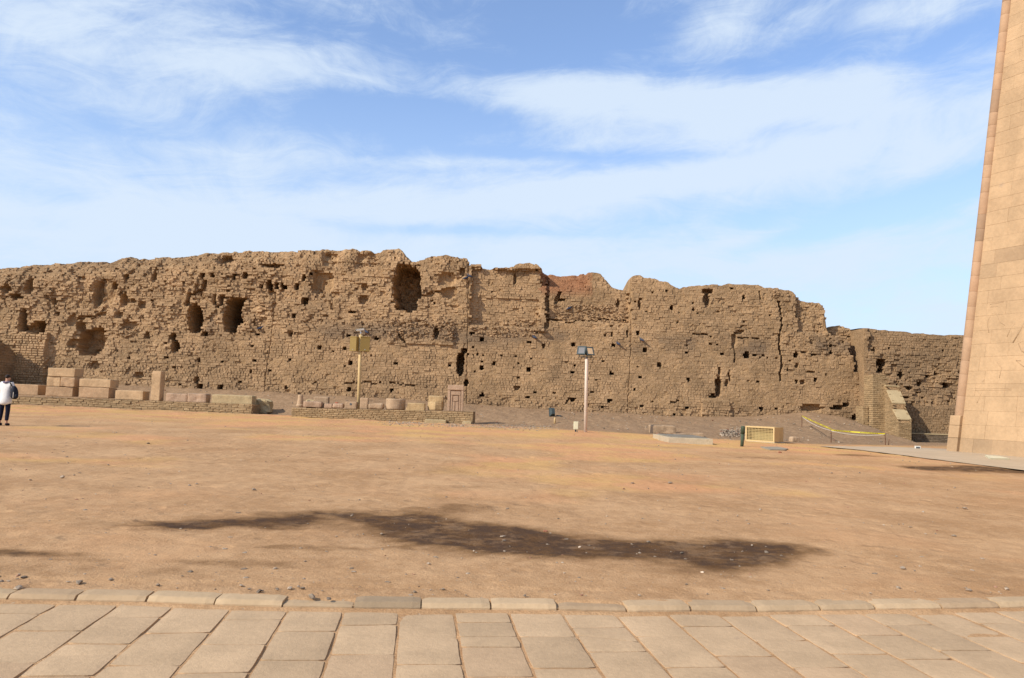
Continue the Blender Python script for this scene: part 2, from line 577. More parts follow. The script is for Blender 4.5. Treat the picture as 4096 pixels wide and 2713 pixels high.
def stain(path, strength=1.0, rx=0.55):
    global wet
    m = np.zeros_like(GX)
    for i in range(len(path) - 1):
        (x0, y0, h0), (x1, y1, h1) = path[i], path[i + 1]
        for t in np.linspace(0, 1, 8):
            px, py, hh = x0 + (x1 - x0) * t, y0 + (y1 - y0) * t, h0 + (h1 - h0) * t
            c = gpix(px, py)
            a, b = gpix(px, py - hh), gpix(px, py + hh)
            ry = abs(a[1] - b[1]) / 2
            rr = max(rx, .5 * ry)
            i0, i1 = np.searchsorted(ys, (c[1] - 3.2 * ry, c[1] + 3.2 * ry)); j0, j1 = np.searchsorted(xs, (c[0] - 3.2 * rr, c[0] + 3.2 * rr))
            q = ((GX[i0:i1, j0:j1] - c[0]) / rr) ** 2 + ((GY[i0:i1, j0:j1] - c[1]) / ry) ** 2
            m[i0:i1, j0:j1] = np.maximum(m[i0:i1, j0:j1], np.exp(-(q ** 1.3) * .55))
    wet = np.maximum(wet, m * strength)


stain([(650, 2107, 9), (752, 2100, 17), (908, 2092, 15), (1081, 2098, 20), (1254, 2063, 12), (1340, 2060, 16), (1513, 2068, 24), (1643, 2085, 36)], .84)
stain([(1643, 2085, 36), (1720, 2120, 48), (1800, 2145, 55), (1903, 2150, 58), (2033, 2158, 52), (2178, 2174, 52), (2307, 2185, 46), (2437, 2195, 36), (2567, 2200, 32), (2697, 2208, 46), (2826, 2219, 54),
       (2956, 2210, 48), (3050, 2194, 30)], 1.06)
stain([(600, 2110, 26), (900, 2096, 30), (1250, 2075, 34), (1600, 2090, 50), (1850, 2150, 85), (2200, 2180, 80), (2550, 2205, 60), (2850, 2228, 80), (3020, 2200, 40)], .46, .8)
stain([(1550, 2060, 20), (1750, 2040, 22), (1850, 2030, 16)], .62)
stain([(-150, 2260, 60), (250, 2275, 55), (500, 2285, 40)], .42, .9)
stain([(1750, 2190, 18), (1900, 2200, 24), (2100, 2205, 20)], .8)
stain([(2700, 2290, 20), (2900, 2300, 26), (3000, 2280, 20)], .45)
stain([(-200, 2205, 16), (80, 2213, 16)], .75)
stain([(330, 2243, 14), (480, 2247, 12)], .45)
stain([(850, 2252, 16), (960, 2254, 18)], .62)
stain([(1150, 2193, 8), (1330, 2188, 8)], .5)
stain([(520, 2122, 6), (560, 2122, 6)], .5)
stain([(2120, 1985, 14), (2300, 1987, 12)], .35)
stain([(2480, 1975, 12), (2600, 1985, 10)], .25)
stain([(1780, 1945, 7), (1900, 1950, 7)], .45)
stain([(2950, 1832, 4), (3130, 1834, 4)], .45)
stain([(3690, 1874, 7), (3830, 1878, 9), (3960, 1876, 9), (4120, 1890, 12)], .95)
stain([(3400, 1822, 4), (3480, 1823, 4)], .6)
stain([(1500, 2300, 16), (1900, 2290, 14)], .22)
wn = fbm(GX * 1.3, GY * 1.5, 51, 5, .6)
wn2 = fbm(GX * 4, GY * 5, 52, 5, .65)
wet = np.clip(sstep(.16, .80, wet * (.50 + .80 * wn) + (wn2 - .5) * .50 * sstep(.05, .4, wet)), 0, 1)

c1 = gpix(1600, 1700)
dl = np.interp(GX, [-40, -16, -4, 4, 9, 14, 20, 30], [40.0, 38.5, 36.0, 33.5, 32.5, 31.5, 33, 33])   # foot of the orange band
org = np.exp(-((GY - dl + 1.5) / 5.5) ** 2) * (.35 + .9 * fbm(GX * .22, GY * .3, 61, 4))
org = org + .85 * sstep(.50, .72, fbm(GX * .28 + 3, GY * .33, 62, 4)) * sstep(9, 14, GY) * (GY < 42)
org = np.clip(org, 0, 1)
gry_edge = np.interp(GX, [-40, -14, -8, -3, 2, 5, 9, 13, 15, 18, 24, 40], [42.0, 41.0, 38.4, 37.6, 36.4, 34.6, 33.9, 33.2, 33.6, 35.5, 38, 38]) + (fbm(GX * .6, GY * .6, 63, 4) - .5) * 1.6
gry = sstep(0.0, 1.6, GY - gry_edge) * (GY < 52)
ATT = np.stack([wet, org, gry], -1).reshape(-1, 3)
gm = mesh_from('ground', np.stack([GX, GY, GZ], -1), grid_faces(len(ys), len(xs)), smooth=True, attr={'zone': ATT})

M_ground = bpy.data.materials.new('court_sand')
M_ground.use_nodes = True
gt = M_ground.node_tree
gt.nodes.clear()
s = NT(gt)
bs = s.n('ShaderNodeBsdfPrincipled')
oo = s.n('ShaderNodeOutputMaterial')
gt.links.new(bs.outputs[0], oo.inputs[0])
bs.inputs['Specular IOR Level'].default_value = 0.08
pos = s.n('ShaderNodeNewGeometry').outputs['Position']
at = s.n('ShaderNodeAttribute', attribute_name='zone')
zr, zg, zb = s.sep(at.outputs['Vector'])[:3]
a = s.noise(pos, 0.5, 6.0, .6)
b = s.noise(pos, 5.0, 6.0, .65)
c = s.noise(pos, 42.0, 4.0, .7)
f = s.m('ADD', s.m('MULTIPLY', a, .40), s.m('ADD', s.m('MULTIPLY', b, .30), s.m('MULTIPLY', c, .30)))
colr = s.mix(s.maprange(f, .40, .60), (0.375, 0.215, 0.103), (0.525, 0.322, 0.167))
pinkn = s.noise(pos, .33, 5.0, .6)
colr = s.mix(s.m('MULTIPLY', s.maprange(pinkn, .5, .68), .45), colr, (0.525, 0.288, 0.138))
colr = s.mix(s.m('MULTIPLY', zg, .75), colr, s.mix(s.maprange(s.noise(pos, .45, 4.0), .40, .60), (0.60, 0.295, 0.138), (0.60, 0.355, 0.125)))
gcol = s.mix(s.maprange(s.m('ADD', s.m('MULTIPLY', b, .5), s.m('MULTIPLY', c, .5)), .38, .62), (0.215, 0.137, 0.078), (0.335, 0.220, 0.130))
colr = s.mix(s.m('MULTIPLY', zb, .92), colr, gcol)
speck = s.n('ShaderNodeTexVoronoi')
gt.links.new(pos, speck.inputs['Vector'])
speck.inputs['Scale'].default_value = 11.0
sp = s.m('MULTIPLY', s.m('LESS_THAN', speck.outputs['Distance'], .13), s.m('GREATER_THAN', s.noise(pos, 3.0, 2.0), .52))
colr = s.mix(s.m('MULTIPLY', sp, .55), colr, s.mix(s.noise(pos, 7.0, 1.0), (0.16, 0.11, 0.07), (0.55, 0.45, 0.33)))
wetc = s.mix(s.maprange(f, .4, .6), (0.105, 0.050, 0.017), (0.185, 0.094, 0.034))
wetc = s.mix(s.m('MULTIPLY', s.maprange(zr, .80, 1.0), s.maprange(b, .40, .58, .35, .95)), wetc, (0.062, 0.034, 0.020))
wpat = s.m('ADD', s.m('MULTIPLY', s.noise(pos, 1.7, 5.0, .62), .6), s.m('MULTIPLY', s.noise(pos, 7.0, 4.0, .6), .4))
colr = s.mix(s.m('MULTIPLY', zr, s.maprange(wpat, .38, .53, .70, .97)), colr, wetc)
gt.links.new(colr, bs.inputs['Base Color'])
gt.links.new(s.maprange(zr, 0.0, 1.0, 0.96, 0.85), bs.inputs['Roughness'])
vf = s.n('ShaderNodeTexVoronoi', feature='SMOOTH_F1')
gt.links.new(pos, vf.inputs['Vector'])
vf.inputs['Scale'].default_value = 2.1
dent = s.m('MULTIPLY', s.maprange(vf.outputs['Distance'], .10, .26), s.maprange(s.noise(pos, .35, 3.0), .42, .58))
hh0 = s.m('MULTIPLY', dent, .8)
hh = s.m('ADD', s.m('MULTIPLY', s.noise(pos, 6.0, 5.0, .7), 1.0), s.m('ADD', s.m('MULTIPLY', s.noise(pos, 34.0, 5.0, .7), .45), s.m('MULTIPLY', s.noise(pos, 130.0, 3.0, .6), .18)))
bp = s.n('ShaderNodeBump')
bp.inputs['Strength'].default_value = .55
bp.inputs['Distance'].default_value = .055
gt.links.new(s.m('ADD', hh, hh0), bp.inputs['Height'])
gt.links.new(bp.outputs[0], bs.inputs['Normal'])
ground = new_obj('ground', gm, M_ground)
tag(ground, 'orange brown sand of the court with a long dark damp stain', None, None, 'structure')


def ground_patch(name, ring, dz, mat, label):
    """a thin sheet lying on the ground inside a ring of points"""
    ring = np.array([p[:2] for p in ring])
    bm = bmesh.new()
    x0, y0 = ring.min(0); x1, y1 = ring.max(0)
    vs = [bm.verts.new((p[0], p[1], float(g(p[0], p[1])) + dz)) for p in ring]
    bm.faces.new(vs)
    bmesh.ops.triangulate(bm, faces=bm.faces[:])
    bmesh.ops.subdivide_edges(bm, edges=bm.edges[:], cuts=6, use_grid_fill=True)
    for v in bm.verts:
        v.co.z = float(g(v.co.x, v.co.y)) + dz + .02 * (fbm(v.co.x * 2, v.co.y * 2, 77, 3) - .5)
    bmesh.ops.recalc_face_normals(bm, faces=bm.faces[:])
    me = bpy.data.meshes.new(name)
    bm.to_mesh(me); bm.free()
    o = new_obj(name, me, mat)
    tag(o, label, None, None, 'structure')
    return o


M_path = material('path_paving', (0.475, 0.360, 0.235), 0.08, .8, 0.9, 0.25, 16, 0.015)
ground_patch('path', [gpix(a, b) for a, b in [(3275, 1787), (3420, 1801), (3560, 1818), (3700, 1836), (3860, 1856), (4100, 1886), (4400, 1925), (4500, 1850), (4200, 1822), (4000, 1808), (3800, 1799), (3700, 1795), (3500, 1789)]], .03, M_path,
             'pale smooth path running along the foot of the tall stone tower')

# ------------------------------------------------------------------ pavement and kerb
vp = ray(1665, 1650)
PD = np.array([vp[0], vp[1]]); PD /= np.linalg.norm(PD)            # along the joints, away from the camera
PN = np.array([PD[1], -PD[0]])                                      # to the right
_o = onZ(1595, 2463)[:2]
bedx = np.arange(-7.5, 7.6, .5)
Vb, t_ = [], 0
M_bed = material('joint_sand', (0.36, 0.245, 0.14), .15, 3, .95, .5, 30, .02)
bx, by = np.meshgrid(bedx, np.linspace(-1.5, 1, 11))
by = np.where(by >= 0, kerb_y(bx) + .02 - (1 - by) * .4, by * 2.2 + 3)
bed = new_obj('pavement', mesh_from('pavement', np.stack([bx, by, np.full_like(bx, -.075)], -1), grid_faces(11, len(bedx))), M_bed)
tag(bed, 'pavement of pale sandstone flags in front of the sandy court', None, None, 'structure')


def slab(L, Wd, corners, h, tint, seed, nx=9, ny=7, round_=.010, wob=.005):
    """one flag from four corner points (world xy, order bl br tr tl)"""
    u = np.linspace(0, 1, nx); v = np.linspace(0, 1, ny)
    U, V = np.meshgrid(u, v)
    c = [np.array(q) for q in corners]
    P = (c[0][None, None] * ((1 - U) * (1 - V))[..., None] + c[1] * (U * (1 - V))[..., None] + c[2] * (U * V)[..., None] + c[3] * ((1 - U) * V)[..., None])
    X, Y = P[..., 0], P[..., 1]
    cx, cy = X.mean(), Y.mean()
    e = np.minimum(np.minimum(U, 1 - U) * L, np.minimum(V, 1 - V) * Wd)
    edge = (e < 1e-6)
    wx = (fbm(X * 9 + seed, Y * 9, 5, 3) - .5) * 2 * wob
    wy = (fbm(X * 9, Y * 9 + seed, 6, 3) - .5) * 2 * wob
    X = X + wx * edge; Y = Y + wy * edge
    # soften the corners
    cu, cv = np.minimum(U, 1 - U) * L, np.minimum(V, 1 - V) * Wd
    corner = np.clip(1 - (cu + cv) / .06, 0, 1)
    X = X + (cx - X) * corner * .02; Y = Y + (cy - Y) * corner * .02
    Z = h + (fbm(X * 4, Y * 4, 41 + seed % 7, 3) - .5) * .007 - .004 * np.clip(1 - e / round_, 0, 1) ** 2
    top = np.stack([X, Y, Z], -1).reshape(-1, 3)
    idx = list(range(nx)) + [nx * k + nx - 1 for k in range(1, ny)] + [nx * (ny - 1) + k for k in range(nx - 2, -1, -1)] + [nx * k for k in range(ny - 2, 0, -1)]
    rim = top[idx].copy()
    low_ = rim.copy(); low_[:, 2] = -.07
    Vv = np.concatenate([top, rim, low_])
    Fq = grid_faces(ny, nx)
    n0 = len(top); m = len(idx)
    sk = np.array([[n0 + k, n0 + m + k, n0 + m + (k + 1) % m, n0 + (k + 1) % m] for k in range(m)])
    me = mesh_from('flagstone', Vv, np.concatenate([Fq, sk]), smooth=True, attr={'tint': np.tile(np.array(tint, float), (len(Vv), 1))})
    return me


colw = [0.412, .418, .405, .42, .41, .415]
cs = [0.0]
ci = 0
while cs[-1] < 6.3:
    cs.append(cs[-1] + colw[ci % 6] + random.uniform(-.012, .012)); ci += 1
while cs[0] > -6.0:
    cs.insert(0, cs[0] - colw[ci % 6] + random.uniform(-.012, .012)); ci += 1
O = _o
zero = cs.index(0.0)
for i in range(len(cs) - 1):
    a, b2 = cs[i] + .011, cs[i + 1] - .011
    mid = (a + b2) / 2
    # where the joint line meets the kerb
    t = 0.0
    for _ in range(40):
        p = O + PN * mid + PD * t
        t += (kerb_y(p[0]) - .04 - p[1]) * .8
    first = True
    cur = t
    parity = (i + zero) % 2
    while True:
        Ls = random.uniform(.24, .34) if (first and parity) else random.uniform(.50, .66)
        nxt = cur - Ls
        q = [O + PN * a + PD * (nxt + .007), O + PN * b2 + PD * (nxt + .007), O + PN * b2 + PD * (cur - .007), O + PN * a + PD * (cur - .007)]
        sk = random.uniform(-.012, .012)
        q = [q[0] + PD * sk, q[1] - PD * sk, q[2] + PD * sk * .6, q[3] - PD * sk * .6]
        br = random.uniform(.92, 1.06)
        sunk = first and random.random() < .35
        if random.random() < .09 and Ls > .45:
            tl, tr = random.uniform(.3, .7), random.uniform(.3, .7)
            ml, mr = q[0] + (q[3] - q[0]) * tl, q[1] + (q[2] - q[1]) * tr
            ma, mb_ = ml + PD * .003, mr + PD * .003
            tt_ = (br, 0, random.uniform(0, .03))
            new_obj('flagstone', slab(.42, Ls * (tl + tr) / 2, [q[0], q[1], mr - PD * .003, ml - PD * .003], random.uniform(0, .003), tt_, random.randint(0, 999)), M_flag, bed)
            q = [ma, mb_, q[2], q[3]]
        me = slab(.42, Ls, q, random.uniform(-.001, .004) - (.006 if sunk else 0), (br, .06 * (random.random() < .12), .05 * (random.random() < .15) + random.uniform(0, .02)), random.randint(0, 999))
        new_obj('flagstone', me, M_flag, bed)
        first = False
        cur = nxt
        if (O + PN * mid + PD * cur)[1] < 3.0:
            break

km = MB()
for i in range(len(KX) - 1):
    pass
kxs = np.linspace(-7, 7, 60)
kv = np.concatenate([np.stack([kxs, kerb_y(kxs) + .03, np.full(60, -.05)], 1), np.stack([kxs, kerb_y(kxs) + .03, np.full(60, .022)], 1), np.stack([kxs, kerb_y(kxs) + .17, np.full(60, .030)], 1), np.stack([kxs, kerb_y(kxs) + .17, np.full(60, -.05)], 1)])
kf = np.concatenate([grid_faces(4, 60)])
kerb = new_obj('kerb', mesh_from('kerb', kv, kf), M_bed)
tag(kerb, 'low kerb of dressed sandstone blocks between pavement and sandy court', None, None, 'structure')
ktints = {6: (.85, 0, .28), 11: (.93, .04, .12), 9: (.86, .08, .06), 5: (.90, .03, .0), 10: (1.0, .03, 0), 12: (.95, .02, .02), 13: (.95, .02, .06), 15: (.94, .08, .10), 0: (.88, 0, 0), 1: (.86, .06, 0), 2: (.90, .04, 0)}
extra = [(-700, 2380), (-480, 2386)]
for i in range(len(KX) - 1):
    a = np.array([KX[i], KY[i]]); b2 = np.array([KX[i + 1], KY[i + 1]])
    d = (b2 - a); L = np.linalg.norm(d); d /= L
    n = np.array([-d[1], d[0]])
    gap = random.uniform(.004, .012)
    h = .052 + random.uniform(-.003, .003) - (.018 if i in (9, 5) else 0)
    prof = [(.000, -.05), (.004, .020), (.030, h - .004), (.042, h), (.175, h + .004), (.185, h - .006), (.19, -.04)]
    V, nseg = [], 9
    for k in range(nseg):
        u = gap + (L - 2 * gap) * k / (nseg - 1)
        end = .006 if k in (0, nseg - 1) else 0
        for j, (w_, z_) in enumerate(prof):
            jit = (fbm(np.array([u * 14 + i * 5]), np.array([j * 1.7]), 91, 3)[0] - .5) * .012
            q = a + d * u + n * (w_ + jit + end * (1 if j < 3 else 0))
            V.append((q[0], q[1], z_ - (end if j in (2, 3, 4) else 0) + jit * .4))
    m = len(prof)
    Fq = []
    for k in range(nseg - 1):
        for j in range(m - 1):
            Fq.append((k * m + j, (k + 1) * m + j, (k + 1) * m + j + 1, k * m + j + 1))
    Fq.append(tuple(range(m))); Fq.append(tuple((nseg - 1) * m + j for j in range(m - 1, -1, -1)))
    V = np.array(V)
    me = bpy.data.meshes.new('kerb_stone')
    me.from_pydata([tuple(v) for v in V], [], Fq)
    tt = ktints.get(i, (random.uniform(.95, 1.08), .0, .0))
    at_ = me.attributes.new('tint', 'FLOAT_COLOR', 'POINT')
    at_.data.foreach_set('color', np.tile(np.array(tt + (1,), np.float32), (len(V), 1)).ravel())
    ko = new_obj('kerb_stone', me, M_kerb, kerb)
    if i == 6: ko['label'] = 'grey kerb stone among the pale ones'
    if i == 9: ko['label'] = 'sunken kerb stone half buried in sand'

# ------------------------------------------------------------------ brick walls
RG = {1: (0, 950, .51020), 2: (650, 950, .51020), 3: (1300, 950, .51020), 4: (1950, 1000, .51020), 5: (2500, 1050, .51020), 6: (3100, 1150, .44643), 7: (3600, 1200, .44643)}


def P2(r, x, y):
    a, b, s_ = RG[r]
    return a + x * s_, b + y * s_


SAMP = np.linspace(-.5, .5, 9)


class BrickSet:
    """bricks laid on a face: frame origin o, right u, up z, out n"""
    def __init__(self, o, u, n):
        self.o, self.u, self.n = np.array(o, float), np.array(u, float), np.array(n, float)
        self.rows = []

    def add(self, cu, cz, wd, h, dep, thick, tint, rot=0.0, jit=.008, cham=.014):
        self.rows.append((cu, cz, wd, h, dep, thick, tint[0], tint[1], tint[2], rot, jit, cham))

    FACES = np.array([[0, 1, 2, 3], [0, 4, 5, 1], [1, 5, 6, 2], [2, 6, 7, 3], [3, 7, 4, 0], [4, 8, 9, 5], [5, 9, 10, 6], [6, 10, 11, 7], [7, 11, 8, 4]])

    def arrays(self, sel=None):
        A = np.array(self.rows)
        if sel is not None:
            A = A[sel]
        n = len(A)
        sx = np.array([-1, 1, 1, -1.]); sz = np.array([-1, -1, 1, 1.])
        V = np.zeros((n, 12, 3))
        r = np.random.default_rng(5 + n)
        for ring, (ins, dd) in enumerate(((1, 0), (0, 1), (0, 2))):
            for k in range(4):
                hu = A[:, 2] / 2 - (A[:, 11] if ins else 0)
                hz = A[:, 3] / 2 - (A[:, 11] * .8 if ins else 0)
                uu, zz = sx[k] * hu, sz[k] * hz
                if ring < 2:
                    uu = uu + r.normal(0, 1, n) * A[:, 10]
                    zz = zz + r.normal(0, 1, n) * A[:, 10] * .7
                cr, sr = np.cos(A[:, 9]), np.sin(A[:, 9])
                u2, z2 = uu * cr - zz * sr, uu * sr + zz * cr
                dep = A[:, 4] + (0 if dd == 0 else (A[:, 11] * 1.2 if dd == 1 else A[:, 5]))
                if ring == 0:
                    dep = dep + r.normal(0, 1, n) * A[:, 10] * .8
                U = A[:, 0] + u2
                V[:, ring * 4 + k] = self.o + U[:, None] * self.u - dep[:, None] * self.n
                V[:, ring * 4 + k, 2] += A[:, 1] + z2
        T = np.repeat(A[:, 6:9][:, None], 12, 1)
        return V, T

    def build(self, parent, mat, nsep, name='brick', order=None):
        n = len(self.rows)
        if n == 0:
            return
        A = np.array(self.rows)
        if order is None:
            order = np.argsort(-(A[:, 2] * A[:, 3]) * np.random.default_rng(3).uniform(.8, 1, n))
        nsep = min(nsep, n)
        V, T = self.arrays()
        # all faces must look outward whatever the handedness of the frame
        Fc = self.FACES
        hand = np.dot(np.cross(self.u, [0, 0, 1]), self.n)
        if hand < 0:
            Fc = Fc[:, ::-1]
        for i in order[:nsep]:
            c = V[i].mean(0)
            me = mesh_from(name, V[i] - c, Fc, attr={'tint': T[i]})
            b = new_obj(name, me, mat, parent)
            b.location = b.location + Vector(c)
        rest = order[nsep:]
        if len(rest):
            Vr = V[rest].reshape(-1, 3); Tr = T[rest].reshape(-1, 3)
            Fr = (Fc[None] + (np.arange(len(rest)) * 12)[:, None, None]).reshape(-1, 4)
            o = new_obj('brickwork', mesh_from('brickwork', Vr, Fr, attr={'tint': Tr}), mat, parent)
            o['kind'] = 'stuff'


def long_wall(name, Y, x0, x1, Tpts, bfun, ops, holes, lines, rough, nsep, mat, coremat, label, cat, tintfun, roundtop=None, thick=7.0, course=.150, dx=.06, seed=0, sepsel=None, headers=.45, batter=.03, clean=None, gap=None, seams=(), patch=None):
    TX = np.array([p[0] for p in Tpts]); TZ = np.array([p[1] for p in Tpts])
    X = np.arange(x0, x1 + dx, dx)
    Tz = np.interp(X, TX, TZ) + (fbm(X * 2.5, X * 0 + seed, 71, 3) - .5) * .12 + (fbm(np.floor(X / .33) * 7.7, X * 0, 72, 1) - .5) * .07
    zb = bfun(X) - .5
    nz = 190
    t = np.linspace(0, 1, nz)[:, None]
    Z = zb[None] + np.maximum(Tz - zb, .05)[None] * t
    XX = np.repeat(X[None], nz, 0)
    # depth field
    rg = rough(XX, Z)
    D = batter * (Z - 1)
    D = D + (fbm(XX * .35, Z * .25, 11 + seed, 3) - .5) * .7 * np.clip(rg, .15, 1)
    D = D + (fbm(XX * 1.5, Z * .9, 12 + seed, 4) - .5) * .55 * rg
    rd = fbm(XX * 2.6, Z * 1.3, 13 + seed, 3)
    D = D + np.clip(np.abs(rd - .5) * -4 + .30, 0, 1) * .34 * rg
    pit = fbm(XX * 3.4, Z * 3.0, 14 + seed, 3)
    D = D + sstep(.66, .78, pit) * .24 * np.clip(rg * 1.2, .12, 1)
    if roundtop is not None:
        rt = roundtop(XX)
        D = D + rt * np.clip((Z - (Tz[None] - 1.5)) / 1.5, 0, 1) ** 2
    for (ux0, ux1, uz0, uz1, dep, soft) in ops:
        e = (fbm(XX * 1.7, Z * 1.7, 33, 3) - .5) * soft * 3.0
        mk = sstep(-soft, soft, XX + e - ux0) * sstep(-soft, soft, ux1 - XX - e) * sstep(-soft, soft, Z + e - uz0) * sstep(-soft, soft, uz1 - Z - e)
        D = D + dep * mk
    H = np.zeros_like(D)
    nzs = (fbm(XX * 3.2, Z * 3.2, 34, 3) - .5)
    D0 = D.copy()
    for (hx, hz, hw, hh, dep, sq) in holes:
        sel = (np.abs(XX - hx) < hw * 1.4 + .2) & (np.abs(Z - hz) < hh * 1.4 + .2)
        if not sel.any():
            continue
        u = np.abs(XX[sel] - hx) / max(hw, .03); v = np.abs(Z[sel] - hz) / max(hh, .03)
        q = (u ** sq + v ** sq) ** (1 / sq)
        big = min(1, max(hw, hh) / .5)
        q = q + nzs[sel] * .55 * big
        sf = .09 + .25 * big * (dep < .6)
        mk = sstep(1 + sf, 1 - sf, q)
        deep = dep * (1.7 if dep >= .4 else 1.0)
        D[sel] = np.maximum(D[sel], D0[sel] + deep * mk * (1 + .3 * nzs[sel]))
        H[sel] = np.maximum(H[sel], mk * (dep > .28))
    for (pts, wd, dep) in lines:
        best = np.full(D.shape, 9.0)
        XW = XX + (fbm(XX * 2.3, Z * 2.3, 44, 3) - .5) * .22
        ZW = Z + (fbm(XX * 1.9, Z * 1.9, 45, 3) - .5) * .34
        brk = fbm(XX * 1.6, Z * 1.6, 46, 2)
        for i in range(len(pts) - 1):
            ax, az_ = pts[i]; bx_, bz_ = pts[i + 1]
            l2 = (bx_ - ax) ** 2 + (bz_ - az_) ** 2 + 1e-9
            tt = np.clip(((XW - ax) * (bx_ - ax) + (ZW - az_) * (bz_ - az_)) / l2, 0, 1)
            best = np.minimum(best, np.hypot(XW - ax - tt * (bx_ - ax), ZW - az_ - tt * (bz_ - az_)))
        if dep < .32:
            best = best + np.clip(.42 - brk, 0, 1) * .6
        q = best / wd + nzs * .9 * min(1, wd / .1)
        mk = sstep(1.25, .85, q)
        D = np.maximum(D, D0 + dep * mk)
        H = np.maximum(H, mk * (dep > .2))
        H = np.maximum(H, (best < wd * .8) * (dep > .2))

    def samp(A, x, z):
        i = np.clip(((np.asarray(x) - x0) / dx).round().astype(int), 0, len(X) - 1)
        j = np.clip(((np.asarray(z) - zb[i]) / np.maximum(Tz[i] - zb[i], .05) * (nz - 1)).round().astype(int), 0, nz - 1)
        return A[j, i]

    tv = tintfun(XX, Z)
    root = empty(name, (0.5 * (x0 + x1), Y + thick / 2, float(bfun(np.array([.5 * (x0 + x1)]))[0])))
    tag(root, label, cat)
    # core: the face between the bricks, then the top going back, then the rear face
    gp = gap(XX, Z) if gap is not None else .035 + .05 * rg
    for (sz_, sx_) in seams:
        gp = gp + .05 * (np.abs(XX - np.interp(Z, sz_, sx_)) < .035) * (Z > sz_[0]) * (Z < sz_[-1])
    core = D + gp + (fbm(XX * 5, Z * 5, 35, 3) - .5) * .035 + (fbm(XX * 11, Z * 11, 36, 2) - .5) * .05 * np.clip(rg + .3, 0, 1)
    top = []
    for k, bk in enumerate((.15, .5, 1.0, 2.0, 3.5, 5.0, thick, thick + .01)):
        yy = np.maximum(core[-1] + .05, core[-1] * 0 + bk) if k else core[-1] + .12
        zz = Tz + .03 * k - .25 * max(0, k - 3) + (fbm(X * 3, X * 0 + k, 37, 2) - .5) * .1
        if k == 7:
            zz = zb
        top.append(np.stack([X, Y + np.maximum(yy, core[-1] + .1 + k * .01), np.minimum(zz, np.where(zz > zb, zz, zb)) + X * 0], -1))
    Vc = np.concatenate([np.stack([XX, Y + core, Z], -1), np.array(top)], 0)
    tcore = np.concatenate([tv, np.repeat(tv[-1:], len(top), 0)], 0)
    me = mesh_from('core', Vc, grid_faces(nz + len(top), len(X)), smooth=False, attr={'tint': tcore.reshape(-1, 3)})
    new_obj('mud_core', me, coremat, root)
    for ci in (0, len(X) - 1):
        ev = np.concatenate([np.stack([np.full(nz, X[ci]), Y + core[:, ci] + fr_ * (thick - core[:, ci]) , Z[:, ci]], -1)[None] for fr_ in (0, .03, .08, .15, .4, 1.0)], 0)
        ev[1:-1, :, 0] += (fbm(ev[1:-1, :, 1] * 3, ev[1:-1, :, 2] * 3, 39, 3) - .6) * .06 * (1 if ci == 0 else -1)
        fcs = grid_faces(6, nz)
        te = np.repeat(tv[:, ci][None], 6, 0).reshape(-1, 3)
        new_obj('end_face', mesh_from('end_face', ev, fcs[:, ::-1] if ci == 0 else fcs, attr={'tint': te}), coremat, root)
    # bricks
    bsr = BrickSet((0, Y, 0), (1, 0, 0), (0, -1, 0))
    r = np.random.default_rng(100 + seed)
    zmin = float(zb.min())
    z = zmin
    row = 0
    prio = []
    while z < Tz.max() + .1:
        hdr = r.random() < headers
        x = x0 + r.uniform(0, .3)
        hs = course
        while x < x1 - .1:
            wd = (.19 if hdr else .36) + r.normal(0, .018)
            if r.random() < .08: wd *= .6
            cx = x + wd / 2
            x += wd + .004
            cz = z + hs / 2
            i = min(max(int(round((cx - x0) / dx)), 0), len(X) - 1)
            if cz + hs * .35 > Tz[i] or cz < zb[i]:
                continue
            j = int(np.clip(round((cz - zb[i]) / max(Tz[i] - zb[i], .05) * (nz - 1)), 0, nz - 1))
            rr = rg[j, i]
            cl = clean[j, i] if clean is not None else 0
            ii = np.clip(np.round((cx + wd * SAMP - x0) / dx).astype(int), 0, len(X) - 1)
            free = H[j, ii] <= .5
            if not free.all():
                best_, run, st_ = (0, 0), 0, 0
                for q in range(len(free)):
                    run = run + 1 if free[q] else 0
                    if run > best_[0]: best_ = (run, q)
                if best_[0] < 3:
                    continue
                a_, b_ = SAMP[best_[1] - best_[0] + 1], SAMP[best_[1]]
                cx, wd = cx + wd * (a_ + b_) / 2, wd * (b_ - a_ + .05)
                i = min(max(int(round((cx - x0) / dx)), 0), len(X) - 1)
            skip = False
            for (sz_, sx_) in seams:
                if sz_[0] < cz < sz_[-1]:
                    xs_ = float(np.interp(cz, sz_, sx_))
                    if abs(cx - xs_) < wd / 2 + .012:
                        l_, r__ = xs_ - .014 - (cx - wd / 2), cx + wd / 2 - xs_ - .014
                        if l_ > r__: cx, wd = cx - wd / 2 + l_ / 2, l_
                        else: cx, wd = cx + wd / 2 - r__ / 2, r__
                        skip = wd < .07
            if skip:
                continue
            if r.random() < .012 + .06 * rr:
                continue
            dep = D[j, i] + r.normal(0, .010 + .026 * rr)
            tt = tv[j, i]
            tb = tt[0] * r.uniform(.86, 1.12)
            if patch is not None and patch[0] < cx < patch[1] and cz < patch[2]:
                bsr.add(cx, cz, wd - .03, hs - .03, D[j, i] + r.normal(0, .008), .40, (tb, 0, 0), r.normal(0, .012), .008, .022)
                continue
            bsr.add(cx, cz, wd - .024, hs - .007, dep, .40, (tb, tt[1], tt[2]), r.normal(0, .010 + .045 * rr), .005 + .014 * rr, .008 + .010 * rr)
        z += course
        row += 1
    A = np.array(bsr.rows)
    order = None
    if sepsel is not None:
        pr = sepsel(A) + A[:, 2] * .5
        order = np.argsort(-pr)
    bsr.build(root, mat, nsep, order=order)
    return root, samp, D, (X, Tz)


KX_, KZ_ = 1, 1


def wpt(r, x, y, Y=WALLY):
    p = onY(*P2(r, x, y), Y)
    return p[0], p[2]


def mpz(r, Y=WALLY):
    return RG[r][2] * Y / F


